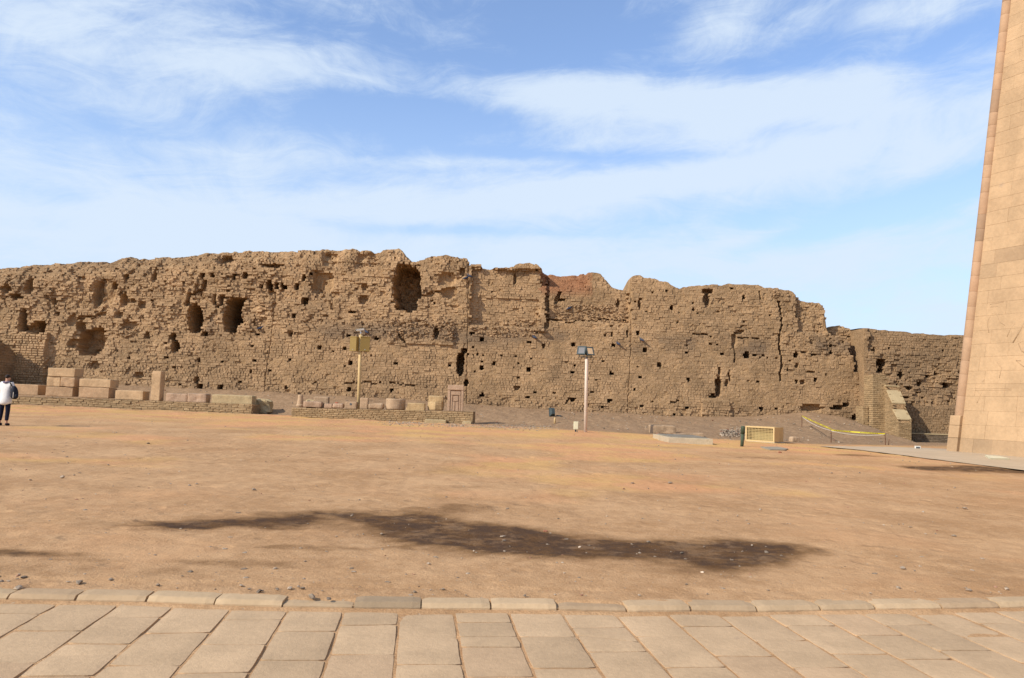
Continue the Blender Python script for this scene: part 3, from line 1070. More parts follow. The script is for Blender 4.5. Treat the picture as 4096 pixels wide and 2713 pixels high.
SKY1 = [(1, [(-500, 235), (-200, 215), (0, 205), (140, 188), (250, 185), (300, 168), (430, 178), (490, 153), (620, 165), (740, 165), (830, 135), (920, 125), (980, 143), (1080, 140), (1170, 118), (1200, 120), (1270, 133)]),
        (2, [(0, 128), (75, 125), (200, 98), (290, 85), (350, 92), (430, 82), (530, 85), (650, 78), (760, 85), (855, 92), (870, 83), (960, 82), (1020, 95), (1035, 75), (1120, 78), (1200, 85), (1210, 73), (1260, 70)]),
        (3, [(0, 80), (90, 92), (130, 68), (180, 67), (240, 85), (252, 95), (262, 85), (340, 85), (355, 100), (410, 105), (440, 90), (500, 75), (560, 78), (595, 95), (610, 125), (660, 175), (700, 178), (780, 160), (790, 150), (850, 137), (940, 135), (1000, 145), (1113, 157), (1120, 210), (1125, 205), (1215, 203), (1235, 235)]),
        (4, [(0, 137), (210, 125), (215, 110), (250, 97), (340, 93), (365, 105), (395, 112), (410, 130), (440, 155), (490, 165), (600, 185), (680, 172), (730, 178), (740, 167), (790, 165), (810, 157), (860, 165), (910, 185), (940, 220), (990, 280), (1010, 290), (1050, 300), (1125, 303), (1133, 220), (1160, 190)]),
        (5, [(80, 95), (130, 97), (160, 115), (260, 130), (290, 143), (350, 155), (385, 175), (410, 195), (440, 205), (470, 190), (530, 178), (620, 172), (800, 172), (860, 165), (1040, 170), (1070, 185), (1110, 192), (1180, 200), (1220, 195)]),
        (6, [(60, 15), (140, 18), (195, 45), (235, 85), (250, 105), (360, 125), (440, 133), (465, 160), (480, 240), (503, 372), (550, 370), (570, 350), (640, 333), (745, 346), (757, 352)])]
TP = []
for r_, L_ in SKY1:
    for (a, b) in L_:
        TP.append(wpt(r_, a, b))
TP = [TP[0]] + [TP[i] for i in range(1, len(TP)) if TP[i][0] > TP[i - 1][0] + 1e-4]

HO = {
    1: [(795, 430, 175, 235, .39, 3), (740, 440, 60, 210, .5, 2), (205, 380, 70, 120, .45, 2), (110, 460, 110, 50, .4, 2), (405, 500, 40, 60, .3, 2), (163, 640, 45, 200, .7, 4), (290, 700, 110, 110, .8, 3), (215, 710, 80, 60, .4, 3),
        (700, 820, 215, 205, .75, 3), (760, 730, 90, 70, .6, 2), (620, 690, 70, 80, .45, 2), (1000, 690, 130, 80, .36, 2), (965, 300, 50, 40, .4, 2), (1190, 285, 45, 110, .45, 2), (1010, 941, 22, 20, .4, 3), (1300, 945, 26, 18, .4, 3), (1090, 1080, 70, 50, .3, 2),
        (730, 1000, 80, 60, .3, 2), (550, 830, 60, 80, .35, 2), (1150, 770, 45, 60, .35, 2), (550, 650, 60, 90, .3, 2), (950, 480, 60, 110, .4, 2), (920, 600, 60, 60, .35, 2), (1020, 490, 50, 40, .35, 2), (40, 400, 70, 60, .4, 2), (1090, 520, 60, 60, .3, 2), (430, 590, 40, 40, .3, 2), (870, 370, 60, 60, .5, 2)],
    2: [(445, 160, 115, 95, .5, 2), (290, 290, 30, 45, .4, 3), (380, 290, 30, 45, .4, 3), (548, 297, 28, 55, .4, 3), (635, 292, 40, 50, .4, 3), (708, 237, 22, 25, .35, 3), (765, 380, 26, 32, .4, 4), (828, 366, 46, 80, .6, 4), (882, 376, 32, 52, .6, 4), (925, 372, 20, 50, .6, 4), (951, 379, 26, 46, .6, 4), (1040, 380, 36, 46, .6, 4),
        (246, 625, 125, 215, 1.6, 2.3), (545, 600, 140, 290, 2.2, 2.1), (585, 520, 80, 110, 1.6, 3), (425, 545, 30, 26, .5, 3), (400, 480, 25, 70, .35, 3), (450, 490, 25, 70, .4, 3), (325, 755, 38, 46, .6, 3), (95, 855, 66, 96, .9, 2.5), (70, 780, 56, 56, .45, 2),
        (740, 760, 30, 26, .5, 3), (700, 850, 18, 18, .4, 3), (1000, 755, 32, 42, .5, 3), (1230, 862, 36, 26, .45, 3), (22, 945, 22, 18, .4, 3), (280, 962, 26, 28, .5, 3), (465, 968, 26, 24, .5, 3), (720, 966, 30, 28, .5, 3), (993, 963, 30, 28, .5, 3), (690, 1050, 22, 26, .4, 3), (838, 1040, 18, 18, .4, 3), (90, 1020, 28, 20, .35, 2),
        (290, 1172, 46, 44, .9, 3), (455, 1175, 38, 46, .9, 3), (605, 1135, 20, 18, .4, 3), (965, 1175, 34, 22, .4, 2), (1108, 495, 52, 64, .6, 2.5), (1020, 610, 36, 38, .45, 2), (862, 550, 34, 90, .22, 2), (1148, 275, 26, 22, .5, 3), (1095, 310, 30, 50, .4, 2), (1240, 345, 160, 170, .36, 4), (1290, 150, 120, 110, .39, 3), (840, 210, 170, 40, .45, 2), (265, 1120, 40, 60, .3, 2), (850, 430, 60, 40, .3, 2)],
    3: [(315, 165, 165, 115, .39, 4), (640, 385, 230, 390, 1.6, 2.2), (950, 320, 140, 110, .36, 2.5), (975, 430, 110, 90, .38, 2), (1075, 262, 40, 70, .35, 4), (205, 580, 54, 32, .4, 2), (400, 790, 32, 36, .4, 2), (150, 868, 24, 20, .45, 3), (62, 888, 16, 16, .4, 3), (178, 765, 26, 22, .4, 3), (195, 983, 34, 32, .5, 3), (150, 1006, 18, 20, .4, 3), (555, 988, 30, 30, .5, 3), (977, 997, 26, 26, .5, 3),
        (185, 1193, 34, 28, .5, 3), (522, 1198, 28, 26, .5, 3), (1060, 990, 58, 175, 1.0, 2.5), (1090, 885, 44, 50, .5, 2), (1155, 750, 36, 28, .5, 3), (1230, 800, 30, 32, .5, 4), (1160, 860, 16, 18, .35, 3), (1230, 1020, 32, 32, .6, 4), (1120, 920, 16, 22, .35, 3), (1160, 925, 14, 16, .35, 3), (1195, 915, 16, 20, .35, 3), (1240, 925, 16, 16, .35, 3), (1325, 987, 22, 22, .4, 3), (1230, 1235, 32, 30, .6, 3), (1175, 1050, 14, 14, .35, 3),
        (1230, 970, 14, 14, .35, 3), (1105, 1140, 34, 50, .5, 2), (870, 745, 40, 90, .4, 2), (290, 480, 80, 70, .35, 2), (300, 380, 50, 50, .3, 2), (60, 440, 90, 60, .3, 2)],
    4: [(330, 720, 36, 28, .5, 3), (677, 740, 32, 30, .5, 4), (988, 748, 32, 26, .5, 4), (1160, 668, 32, 20, .45, 3), (1185, 645, 22, 36, .4, 3), (1238, 785, 32, 36, .5, 3), (322, 938, 32, 32, .55, 4), (665, 955, 30, 28, .55, 4), (975, 968, 30, 28, .55, 4), (1200, 1000, 26, 22, .5, 4), (1350, 908, 32, 44, .4, 2), (318, 1157, 28, 20, .5, 3), (668, 1175, 32, 26, .55, 3), (962, 1182, 38, 28, .55, 3), (1208, 1222, 32, 18, .45, 3),
        (903, 1230, 20, 20, .45, 3), (330, 1220, 14, 14, .35, 3), (436, 1205, 18, 16, .35, 3), (372, 1113, 24, 20, .4, 3), (525, 1118, 18, 18, .35, 3), (1155, 1092, 18, 18, .4, 3), (110, 833, 20, 18, .4, 3), (222, 838, 18, 18, .4, 3), (343, 845, 18, 18, .4, 3), (50, 887, 18, 18, .4, 3), (622, 874, 18, 20, .4, 3), (908, 866, 18, 18, .4, 3), (685, 910, 16, 22, .4, 3), (1037, 410, 24, 70, .35, 2), (590, 376, 50, 22, .4, 3),
        (1195, 425, 16, 74, .35, 3), (1205, 385, 18, 30, .3, 3), (440, 750, 26, 44, .35, 2), (230, 1080, 50, 40, .3, 2), (820, 1115, 30, 12, .3, 2), (980, 660, 16, 40, .35, 3), (1100, 650, 14, 70, .35, 3), (925, 668, 16, 22, .3, 3), (388, 140, 20, 14, .5, 4), (215, 215, 24, 80, .3, 3), (240, 890, 14, 14, .3, 3), (205, 915, 14, 14, .3, 3)],
    5: [(375, 350, 22, 36, .5, 3), (850, 193, 28, 20, .5, 3), (660, 222, 80, 40, .5, 3), (650, 280, 50, 110, .4, 3), (940, 275, 28, 40, .4, 2), (160, 688, 34, 34, .5, 3), (485, 706, 26, 22, .5, 3), (765, 716, 28, 28, .5, 4), (1020, 725, 32, 20, .5, 3), (960, 728, 52, 62, .6, 2), (268, 805, 26, 36, .4, 3), (123, 902, 24, 22, .5, 3), (498, 920, 26, 30, .5, 3), (755, 935, 18, 20, .4, 3), (1043, 940, 26, 22, .5, 3),
        (736, 970, 46, 160, .5, 2), (695, 1050, 60, 40, .45, 2), (130, 1125, 30, 22, .5, 3), (488, 1138, 28, 22, .5, 3), (385, 1195, 26, 20, .5, 3), (1070, 1145, 34, 46, .5, 2), (75, 993, 16, 16, .4, 3), (105, 813, 12, 14, .35, 3), (1185, 1150, 20, 18, .4, 3), (220, 228, 20, 20, .35, 2), (335, 215, 20, 30, .35, 2), (860, 600, 40, 110, .3, 2), (745, 850, 20, 70, .35, 2), (800, 950, 30, 60, .3, 2), (1345, 935, 24, 30, .4, 2), (545, 365, 18, 18, .35, 3), (430, 395, 14, 14, .35, 3), (580, 395, 14, 14, .35, 3), (1350, 720, 40, 40, .4, 2), (120, 330, 18, 50, .35, 3)],
    6: [(370, 827, 30, 34, .5, 3), (510, 580, 30, 28, .5, 3), (195, 615, 36, 36, .45, 2), (265, 580, 50, 20, .35, 2), (350, 600, 60, 16, .35, 2), (330, 1085, 190, 70, .36, 2), (560, 1080, 120, 46, .45, 2), (640, 1050, 60, 40, .4, 2), (720, 1170, 44, 60, .5, 2), (500, 520, 50, 26, .35, 2), (180, 370, 20, 18, .35, 2), (200, 700, 40, 40, .3, 2), (330, 760, 80, 24, .3, 2), (250, 850, 50, 40, .3, 2)],
}
HOLES = []
for r_, L_ in HO.items():
    k = mpz(r_)
    for (a, b, w_, h_, d_, q_) in L_:
        x, z = wpt(r_, a, b)
        HOLES.append((x, z, w_ * k / 2, h_ * k / 2, d_, q_))
# the random small dents of fallen bricks
rr_ = np.random.default_rng(77)
for _ in range(90):
    x = rr_.uniform(-33, 22.5); z = rr_.uniform(1.2, 9.5)
    HOLES.append((x, z, rr_.uniform(.04, .09), rr_.uniform(.04, .08), rr_.uniform(.14, .36), 3))

LI = [(2, [(180, 510), (205, 450), (305, 405), (320, 350)], 22, .45), (2, [(450, 470), (540, 462), (635, 470), (632, 500)], 18, .45), (2, [(1180, 1150), (1220, 1128), (1372, 1136)], 9, .24),
      (3, [(-10, 1133), (200, 1140), (300, 1132), (480, 1140), (700, 1154)], 8, .24), (3, [(480, 690), (560, 740), (620, 830)], 12, .3), (3, [(760, 450), (860, 430), (1010, 400)], 20, .35),
      (4, [(575, 310), (545, 400)], 22, .5), (4, [(612, 1190), (640, 1150), (705, 1155)], 8, .3), (4, [(470, 540), (620, 556), (800, 545), (1000, 545), (1120, 548)], 7, .3), (4, [(430, 640), (440, 600)], 12, .3),
      (5, [(1218, 285), (1230, 340), (1238, 430), (1228, 560), (1216, 690), (1234, 770)], 8, .9), (5, [(1234, 770), (1228, 920)], 4, .5), (5, [(545, 560), (620, 565), (690, 572)], 8, .26), (5, [(670, 640), (760, 655), (862, 652)], 9, .28), (5, [(890, 590), (960, 585), (1062, 592)], 8, .25), (5, [(880, 540), (935, 530)], 10, .28), (5, [(865, 660), (870, 740), (860, 800)], 8, .28),
      (5, [(820, 840), (825, 920)], 7, .3), (5, [(1065, 220), (1075, 290)], 7, .25), (5, [(345, 1090), (420, 1085)], 8, .24), (5, [(1070, 745), (1115, 745)], 9, .25), (6, [(48, 105), (60, 180), (66, 260), (60, 400), (48, 480), (60, 640)], 9, .9), (6, [(60, 640), (52, 830)], 5, .5), (6, [(220, 150), (205, 290)], 7, .3), (1, [(0, 400), (60, 330)], 14, .3), (1, [(820, 590), (560, 640)], 14, .25), (3, [(800, 490), (870, 480)], 8, .25),
      (5, [(935, 370), (940, 480), (880, 540)], 6, .2)]
SEAMS = []
for r_, P_ in [(2, [(875, 440), (872, 480), (865, 600), (850, 760), (825, 960), (805, 1110), (797, 1300)]), (3, [(1122, 215), (1120, 480), (1116, 720), (1114, 1000), (1108, 1400)]), (4, [(1130, 180), (1130, 700), (1118, 900), (1105, 1150), (1098, 1400)])]:
    q_ = [wpt(r_, a, b) for a, b in P_][::-1]
    SEAMS.append((np.array([p[1] for p in q_]), np.array([p[0] for p in q_])))
LINES = []
for r_, P_, w_, d_ in LI:
    LINES.append(([wpt(r_, a, b) for a, b in P_], max(w_ * mpz(r_) / 2 * 1.4, .045), d_))


def rect(r, x0, x1, y0, y1, dep, soft=.05):
    a, b = wpt(r, x0, y1), wpt(r, x1, y0)
    return (a[0], b[0], a[1], b[1], dep, soft)


OPS = [rect(3, 1128, 1770, 250, 690, .42), rect(3, 1185, 1690, 470, 690, .10), rect(4, 395, 455, 410, 640, -.40, .03), rect(4, 455, 1128, 140, 548, .55), rect(4, 425, 800, 130, 268, .75, .06), rect(4, 340, 425, 80, 250, -.05),
       rect(5, 600, 820, 1085, 1300, -.16), rect(5, 300, 440, 1180, 1300, -.15), rect(1, 20, 140, 590, 850, -.10, .05), rect(1, 110, 378, 752, 1200, -.30, .02), rect(1, 20, 130, 830, 1200, -.26, .03), rect(3, 500, 1010, 640, 830, -.15, .12), rect(2, 1175, 1700, 190, 470, .12, .08), rect(6, 210, 505, 60, 395, .28, .05), rect(6, 300, 668, 425, 590, -.06, .03), rect(6, 505, 900, 200, 428, 1.0, .04), rect(6, 668, 900, 428, 610, 1.0, .03), rect(6, 716, 900, 610, 760, 1.0, .04)]
xL = wpt(1, 378, 900)[0]
_q0 = wpt(1, 20, 850); _q1 = wpt(1, 378, 752)
SEC1, SEC2, SEC3, SEC4 = wpt(2, 840, 800)[0], wpt(3, 1116, 800)[0], wpt(4, 1120, 800)[0], wpt(5, 1228, 600)[0]
zrow = wpt(3, 500, 820)[1]
soot_z = wpt(4, 700, 700)[1]


def rough1(x, z):
    r = np.interp(x, [-40, SEC1 - .5, SEC1 + .5, SEC2 - .3, SEC2 + .3, SEC3, SEC3 + .5, SEC4, SEC4 + .5, 22], [1.0, .85, .60, .55, .22, .20, .16, .26, .55, .60])
    up = sstep(zrow - .6, zrow + 1.2, z)
    r = r * (.30 + .72 * up)
    mid = np.interp(x, [-40, SEC1 - 4, SEC1], [0.75, .35, 0])
    r = np.maximum(r, mid * sstep(1.2, 2.5, z))
    r = np.where((x > _q0[0]) & (x < xL) & (z < _q1[1]), .05, r)
    b = bheight(x)
    r = np.maximum(r, .35 * (1 - sstep(.2, 1.0, z - b)))
    return np.clip(r, .04, 1)


RA = wpt(4, 420, 285); RB = wpt(4, 810, 150)


def tint1(x, z):
    br = .80 + .40 * fbm(x * .7, z * .5, 81, 5, .6)
    grey = np.clip((fbm(x * .16, z * .3, 82, 3) - .5) * 2, 0, 1)
    red = ((x > RA[0]) * (x < RB[0] + .2) * sstep(RA[1] - .7, RA[1] + .1, z)) * .50 * sstep(RB[0] + 1.2, RB[0] - .6, x)
    soot = .50 * np.exp(-((z - soot_z - .15 * np.sin(x * .7)) / .55) ** 2) * sstep(.42, .62, fbm(x * .45, z * .7, 83, 4)) * (x > SEC1 - 4)
    soot = soot + .20 * grey
    soot = soot + .25 * (1 - sstep(.0, .7, z - bheight(x))) * fbm(x * .8, z, 84, 3)
    return np.stack([br, np.clip(red, 0, 1), np.clip(soot, 0, .8)], -1)


def round1(x):
    return np.interp(x, [-40, -18, -12, -4, 22], [1.6, 1.3, .7, .15, .1])


def sep1(A):
    inp = (A[:, 0] > _q0[0]) & (A[:, 0] < xL) & (A[:, 1] < _q1[1] + .1) & (A[:, 1] > bheight(A[:, 0]))
    vis = (A[:, 0] > -31) & (A[:, 1] > bheight(A[:, 0]) + .1)
    return inp * 10.0 + vis * 1.0


def gap1(x, z):
    r = rough1(x, z)
    n_ = fbm(x * .55, z * .7, 85, 3)
    inp = (x > _q0[0]) & (x < xL) & (z < _q1[1])
    return .004 + .036 * r + .024 * sstep(.42, .66, n_) + .05 * inp


main_wall, samp1, D1, TOP1 = long_wall('mudbrick_wall', WALLY, -36.0, TP[-1][0] + .02, TP, bheight, OPS, HOLES, LINES, rough1, 300, M_mud, M_mudcore,
                                      'long ruined mudbrick enclosure wall with caves, niches and rows of square holes', 'wall', tint1, round1, sepsel=sep1, gap=gap1, seams=SEAMS, patch=(_q0[0], xL, _q1[1]))

# lower wall behind, running on behind the stone tower
RY = 47.3
T2 = [wpt(6, a, b, RY) for a, b in [(757, 347), (800, 355), (920, 375), (1060, 388), (1160, 395), (1300, 415), (1560, 430)]]
T2 += [wpt(7, a, b, RY) for a, b in [(590, 315), (900, 320), (2000, 330)]]
k6 = mpz(6, RY)
H2 = [wpt(6, a, b, RY) + (w_ * k6 / 2, h_ * k6 / 2, d_, q_) for (a, b, w_, h_, d_, q_) in [(965, 680, 100, 90, .8, 2), (960, 740, 80, 40, .6, 2), (1142, 785, 50, 80, .8, 2), (1105, 880, 30, 44, .6, 2), (1385, 800, 30, 32, .6, 2), (1545, 880, 70, 60, .8, 2), (1535, 568, 24, 22, .4, 2), (1045, 540, 24, 18, .3, 2), (860, 450, 20, 14, .3, 2), (1180, 985, 60, 20, .35, 2), (1260, 975, 70, 18, .35, 2), (1300, 860, 60, 50, .3, 2), (1210, 900, 40, 40, .3, 2), (905, 560, 44, 50, .3, 2), (1450, 770, 40, 40, .3, 2)]]
z_led = wpt(6, 1300, 1068, RY)[1]
z_up = wpt(6, 1300, 590, RY)[1]
OPS2 = [(wpt(6, 1010, 900, RY)[0], 60, -3, z_led, -.42, .012), (wpt(6, 850, 500, RY)[0], 60, z_up, 20, .22, .02)]
XR0 = wpt(6, 700, 600, RY)[0]


def rough2(x, z):
    r = .16 + .55 * np.exp(-((z - (z_led + 1.3)) / 1.4) ** 2) * (x > XR0 + 1.5)
    r = np.where(z < z_led + .03, .04, r)
    return np.clip(r * np.where(x < XR0 + 1.2, .3, 1), .03, 1)


def tint2(x, z):
    br = .86 + .22 * fbm(x * .5, z * .5, 81, 4)
    soot = .16 + .30 * sstep(.4, .65, fbm(x * .35, z * .5, 86, 4)) * np.exp(-((z - (z_led + 1.8)) / 1.6) ** 2) + .10 * (z < z_led)
    return np.stack([br, 0 * x, np.clip(soot, 0, .6)], -1)


def sep2(A):
    return ((A[:, 0] > XR0 + .5) & (A[:, 0] < XR0 + 9) & (A[:, 1] > .8)) * 5.0


rear_wall, samp2, D2, TOP2 = long_wall('mudbrick_wall', RY, TP[-1][0] + .03, 44.0, T2, lambda x: np.full_like(np.asarray(x, float), -.2), OPS2, H2, [], rough2, 300, M_mud, M_mudcore,
                                      'lower stretch of mudbrick wall between the buttress and the stone tower', 'wall', tint2, None, seed=40, sepsel=sep2, batter=.02)


# ------------------------------------------------------------------ boxes faced with bricks (plinths, buttresses)
def brick_solid(name, faces, core_boxes, mat, coremat, label, cat, nsep, course=.13, blen=.32, jit=.006, cham=.012, tintbase=(1, 0, 0), group=None, loc=None, thick=.12, dj=.006, name2='brick'):
    """faces: (origin, u, n, length, z0, topfun) ; core_boxes: list of (V,F)"""
    root = empty(name, loc)
    tag(root, label, cat, group)
    mb = MB()
    for V, Fc in core_boxes:
        mb.add(V, Fc)
    c = mb.build('mud_core', coremat, root)
    at_ = c.data.attributes.new('tint', 'FLOAT_COLOR', 'POINT')
    at_.data.foreach_set('color', np.tile(np.array([.95 * tintbase[0], tintbase[1], tintbase[2], 1], np.float32), (len(c.data.vertices), 1)).ravel())
    left = nsep
    for (o, u, n, L, z0, top) in faces:
        bs_ = BrickSet(o, u, n)
        r = np.random.default_rng(int(abs(o[0] * 100)) + 3)
        row, z = 0, z0
        while True:
            x = -blen / 2 if row % 2 else 0.0
            anyb = False
            while x < L - .02:
                wd = blen + r.normal(0, .012)
                a, b = max(x, 0), min(x + wd, L)
                x += wd
                if b - a < .06:
                    continue
                zt = top((a + b) / 2)
                hs = min(course, zt - z)
                if hs < course * .35:
                    continue
                anyb = True
                br = tintbase[0] * r.uniform(.86, 1.12)
                bs_.add((a + b) / 2, z + hs / 2, b - a - .016, hs - .014, r.normal(0, dj), thick, (br, tintbase[1], tintbase[2] + r.uniform(0, .06)), r.normal(0, .01), jit, cham)
            row += 1
            z += course
            if not anyb and row > 1:
                break
        m = len(bs_.rows)
        q = min(m, left)
        bs_.build(root, mat, q, name2, order=np.arange(m))
        left -= q
    return root


def boxVF(P):
    return P, [(0, 3, 2, 1), (4, 5, 6, 7), (0, 1, 5, 4), (1, 2, 6, 5), (2, 3, 7, 6), (3, 0, 4, 7)]


def prism(x0, x1, y0, y1, z0, z1):
    return boxVF([(x0, y0, z0), (x1, y0, z0), (x1, y1, z0), (x0, y1, z0), (x0, y0, z1), (x1, y0, z1), (x1, y1, z1), (x0, y1, z1)])


# low plinth on the left
LPa, LPb = onY(-160, 1579, 43.2), onY(1008, 1617, 41.6)
LZ = lambda t: LPa[2] + (LPb[2] - LPa[2]) * t
uL = np.array([LPb[0] - LPa[0], LPb[1] - LPa[1], 0]); LL = np.linalg.norm(uL); uL /= LL
nL = np.array([uL[1], -uL[0], 0])


def plinth_pt(t, back, z):
    p = LPa + (LPb - LPa) * t - nL * back
    return (p[0], p[1], z)


LDEP = 1.25
coreP = [plinth_pt(0, .03, -.2), plinth_pt(1, .03, -.2), plinth_pt(1, LDEP, -.2), plinth_pt(0, LDEP, -.2), plinth_pt(0, .03, LZ(0) - .01), plinth_pt(1, .03, LZ(1) - .01), plinth_pt(1, LDEP, LZ(1) - .01), plinth_pt(0, LDEP, LZ(0) - .01)]
endp = LPb - nL * 0
plinth1 = brick_solid('brick_plinth', [((LPa[0], LPa[1], 0), uL, nL, LL, .05, lambda x: LZ(x / LL)), ((LPb[0], LPb[1], 0), -nL, uL, LDEP, .05, lambda x: LZ(1))], [boxVF(coreP)], M_newbrick, M_mudcore,
                      'long worn mudbrick plinth carrying the row of big sandstone blocks', 'plinth', 300, course=.12, blen=.34, jit=.012, cham=.010, tintbase=(.92, 0, .10), loc=(LPa + LPb) / 2 * np.array([1, 1, 0]) + np.array([0, .6, .35]), dj=.012)

# plinth in the middle
CPa, CPb = onY(1167, 1631, 39.2), onY(1893, 1647, 38.6)
CLL = np.linalg.norm((CPb - CPa)[:2])
uC = np.array([(CPb - CPa)[0], (CPb - CPa)[1], 0]) / CLL
nC = np.array([uC[1], -uC[0], 0])
CDEP = 1.0
CZ = lambda t: CPa[2] + (CPb[2] - CPa[2]) * t


def cpt(t, back, z):
    p = CPa + (CPb - CPa) * t - nC * back
    return (p[0], p[1], z)


coreP = [cpt(0, .03, -.2), cpt(1, .03, -.2), cpt(1, CDEP, -.2), cpt(0, CDEP, -.2), cpt(0, .03, CZ(0) - .008), cpt(1, .03, CZ(1) - .008), cpt(1, CDEP, CZ(1) - .008), cpt(0, CDEP, CZ(0) - .008)]
plinth2 = brick_solid('brick_plinth', [((CPa[0], CPa[1], 0), uC, nC, CLL, .18, lambda x: CZ(x / CLL)), ((CPb[0], CPb[1], 0), -nC, uC, CDEP, .18, lambda x: CZ(1)), ((CPa[0] - nC[0] * CDEP, CPa[1] - nC[1] * CDEP, 0), nC, -uC, CDEP, .18, lambda x: CZ(0))], [boxVF(coreP)], M_newbrick, M_mudcore,
                      'neat low brick plinth carrying small carved fragments and the false door', 'plinth', 300, course=.092, blen=.27, jit=.005, cham=.014, tintbase=(.97, 0, .04), loc=(CPa + CPb) / 2 * np.array([1, 1, 0]) + np.array([0, .5, .35]))
# flat footing stones at the plinth's right end
for (a, b, c_, d_) in [(1850, 1886, 1687, 1699), (1700, 1785, 1681, 1690)]:
    p, q = onY(a, d_, 38.3), onY(b, c_, 38.3)
    mbx = MB(); mbx.box(p[0], q[0], 38.15, 38.75, p[2] - .1, q[2])
    o = mbx.build('footing_stone', M_sand_yel, None); bevel_mesh(o, .02, 1)
    tag(o, 'thin flat stone at the foot of the plinth below the %s' % ('false door' if a > 1800 else 'ochre block'), 'stone')

# pier at the far left that throws its shadow on the patched brickwork
px0 = onY(56, 1420, 47.6)
XP = px0[0]
ztop = lambda d: 1.6 + np.interp(d, [0, .4, 1.2, 3.2], [1.65, 2.05, 2.35, 2.6]) + 0.0
YP0 = 44.6
prof = [(YP0 + d, float(ztop(47.8 - (YP0 + d)))) for d in np.linspace(0, 3.3, 10)]
Vp, Fp = [], []
for (yy, zz) in prof:
    Vp += [(XP - 3.0, yy, .3), (XP - .03, yy, .3), (XP - .03, yy, zz - .01), (XP - 3.0, yy, zz + .3)]
for i in range(len(prof) - 1):
    for k in range(4):
        k2 = (k + 1) % 4
        Fp.append((i * 4 + k, i * 4 + k2, (i + 1) * 4 + k2, (i + 1) * 4 + k))
Fp.append((3, 2, 1, 0)); Fp.append(tuple(len(prof) * 4 - 4 + k for k in range(4)))
pier = brick_solid('brick_buttress', [((XP, YP0, 0), (0, 1, 0), (1, 0, 0), 3.35, .5, lambda x: float(ztop(47.8 - YP0 - x))), ((XP - 3, YP0, 0), (1, 0, 0), (0, -1, 0), 3.0, .5, lambda x: float(ztop(3.2)) + .1)], [(Vp, Fp)], M_mud, M_mudcore,
                   'shaded mudbrick buttress standing out from the wall behind the walking visitor', 'buttress', 300, course=.15, blen=.34, jit=.014, cham=.02, tintbase=(.9, 0, .12), loc=(XP - 1.5, 46.2, 1.6), dj=.02)
pier['label'] = 'round-topped mudbrick buttress jutting from the wall behind the visitor in white'

# stepped buttress on the right, rear pier
BY = 45.9
b0 = onY(*P2(6, 875, 1390), BY); b1 = onY(*P2(6, 1004, 782), BY); b2_ = onY(*P2(6, 1026, 900), BY); b3 = onY(*P2(6, 790, 1060), BY)
A0, A1, A2_ = b0[0], b1[0], b2_[0]
zt, zs = b1[2], b2_[2]
zg = -.35
AD = 1.15
pA = brick_solid('brick_buttress', [((A0, BY, 0), (1, 0, 0), (0, -1, 0), A2_ - A0, zg, lambda x: zt if x < A1 - A0 else zs), ((A0, BY + AD, 0), (0, -1, 0), (-1, 0, 0), AD, zg, lambda x: zt - .02), ((A2_, BY, 0), (0, 1, 0), (1, 0, 0), AD, zg, lambda x: zs)],
                 [prism(A0 + .03, A1 - .03, BY + .03, BY + AD, zg, zt - .01), prism(A0 + .035, A2_ - .03, BY + .035, BY + AD, zg, zs - .01)], M_newbrick, M_mudcore, 'tall square mudbrick pier behind the curved buttress', 'buttress', 300, course=.118, blen=.31, tintbase=(.97, 0, .03), loc=((A0 + A2_) / 2, BY + AD / 2, zg))
# its wider foot on the left
L0 = onY(*P2(6, 787, 1300), BY + .45); L1 = b0[0]
zl = onY(*P2(6, 820, 1062), BY + .45)[2]
pF = brick_solid('brick_buttress', [((L0[0], BY + .45, 0), (1, 0, 0), (0, -1, 0), L1 - L0[0] - .01, zg, lambda x: zl), ((L0[0], BY + 1.4, 0), (0, -1, 0), (-1, 0, 0), .95, zg, lambda x: zl)], [prism(L0[0] + .03, L1 - .03, BY + .48, BY + 1.4, zg, zl - .01)], M_newbrick, M_mudcore,
                 'short mudbrick block set against the side of the tall square pier', 'buttress', 200, course=.118, blen=.31, tintbase=(.97, 0, .05), loc=((L0[0] + L1) / 2, BY + .9, zg))
# dark low footing left of it
f0, f1 = onY(*P2(6, 680, 1340), BY - .1), onY(*P2(6, 878, 1240), BY - .1)
pG = brick_solid('brick_footing', [((f0[0], BY - .1, 0), (1, 0, 0), (0, -1, 0), f1[0] - f0[0] - .06, zg, lambda x: f1[2]), ((f0[0], BY + .6, 0), (0, -1, 0), (-1, 0, 0), .7, zg, lambda x: f1[2])], [prism(f0[0] + .03, f1[0] - .09, BY - .07, BY + .6, zg, f1[2] - .01)], M_shadebrick, M_shadebrick,
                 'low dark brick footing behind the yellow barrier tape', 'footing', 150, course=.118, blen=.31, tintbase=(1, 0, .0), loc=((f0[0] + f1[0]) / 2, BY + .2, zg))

# curved stepped buttress in front
CY0 = 44.3
q_ = lambda x, y: onY(*P2(6, x, y), CY0)
xl, xr = q_(1105, 1280)[0], q_(1225, 1280)[0]
zq = [q_(1160, v)[2] for v in (1412, 1372, 1212, 1190, 1120, 1066, 1060, 975, 945)]
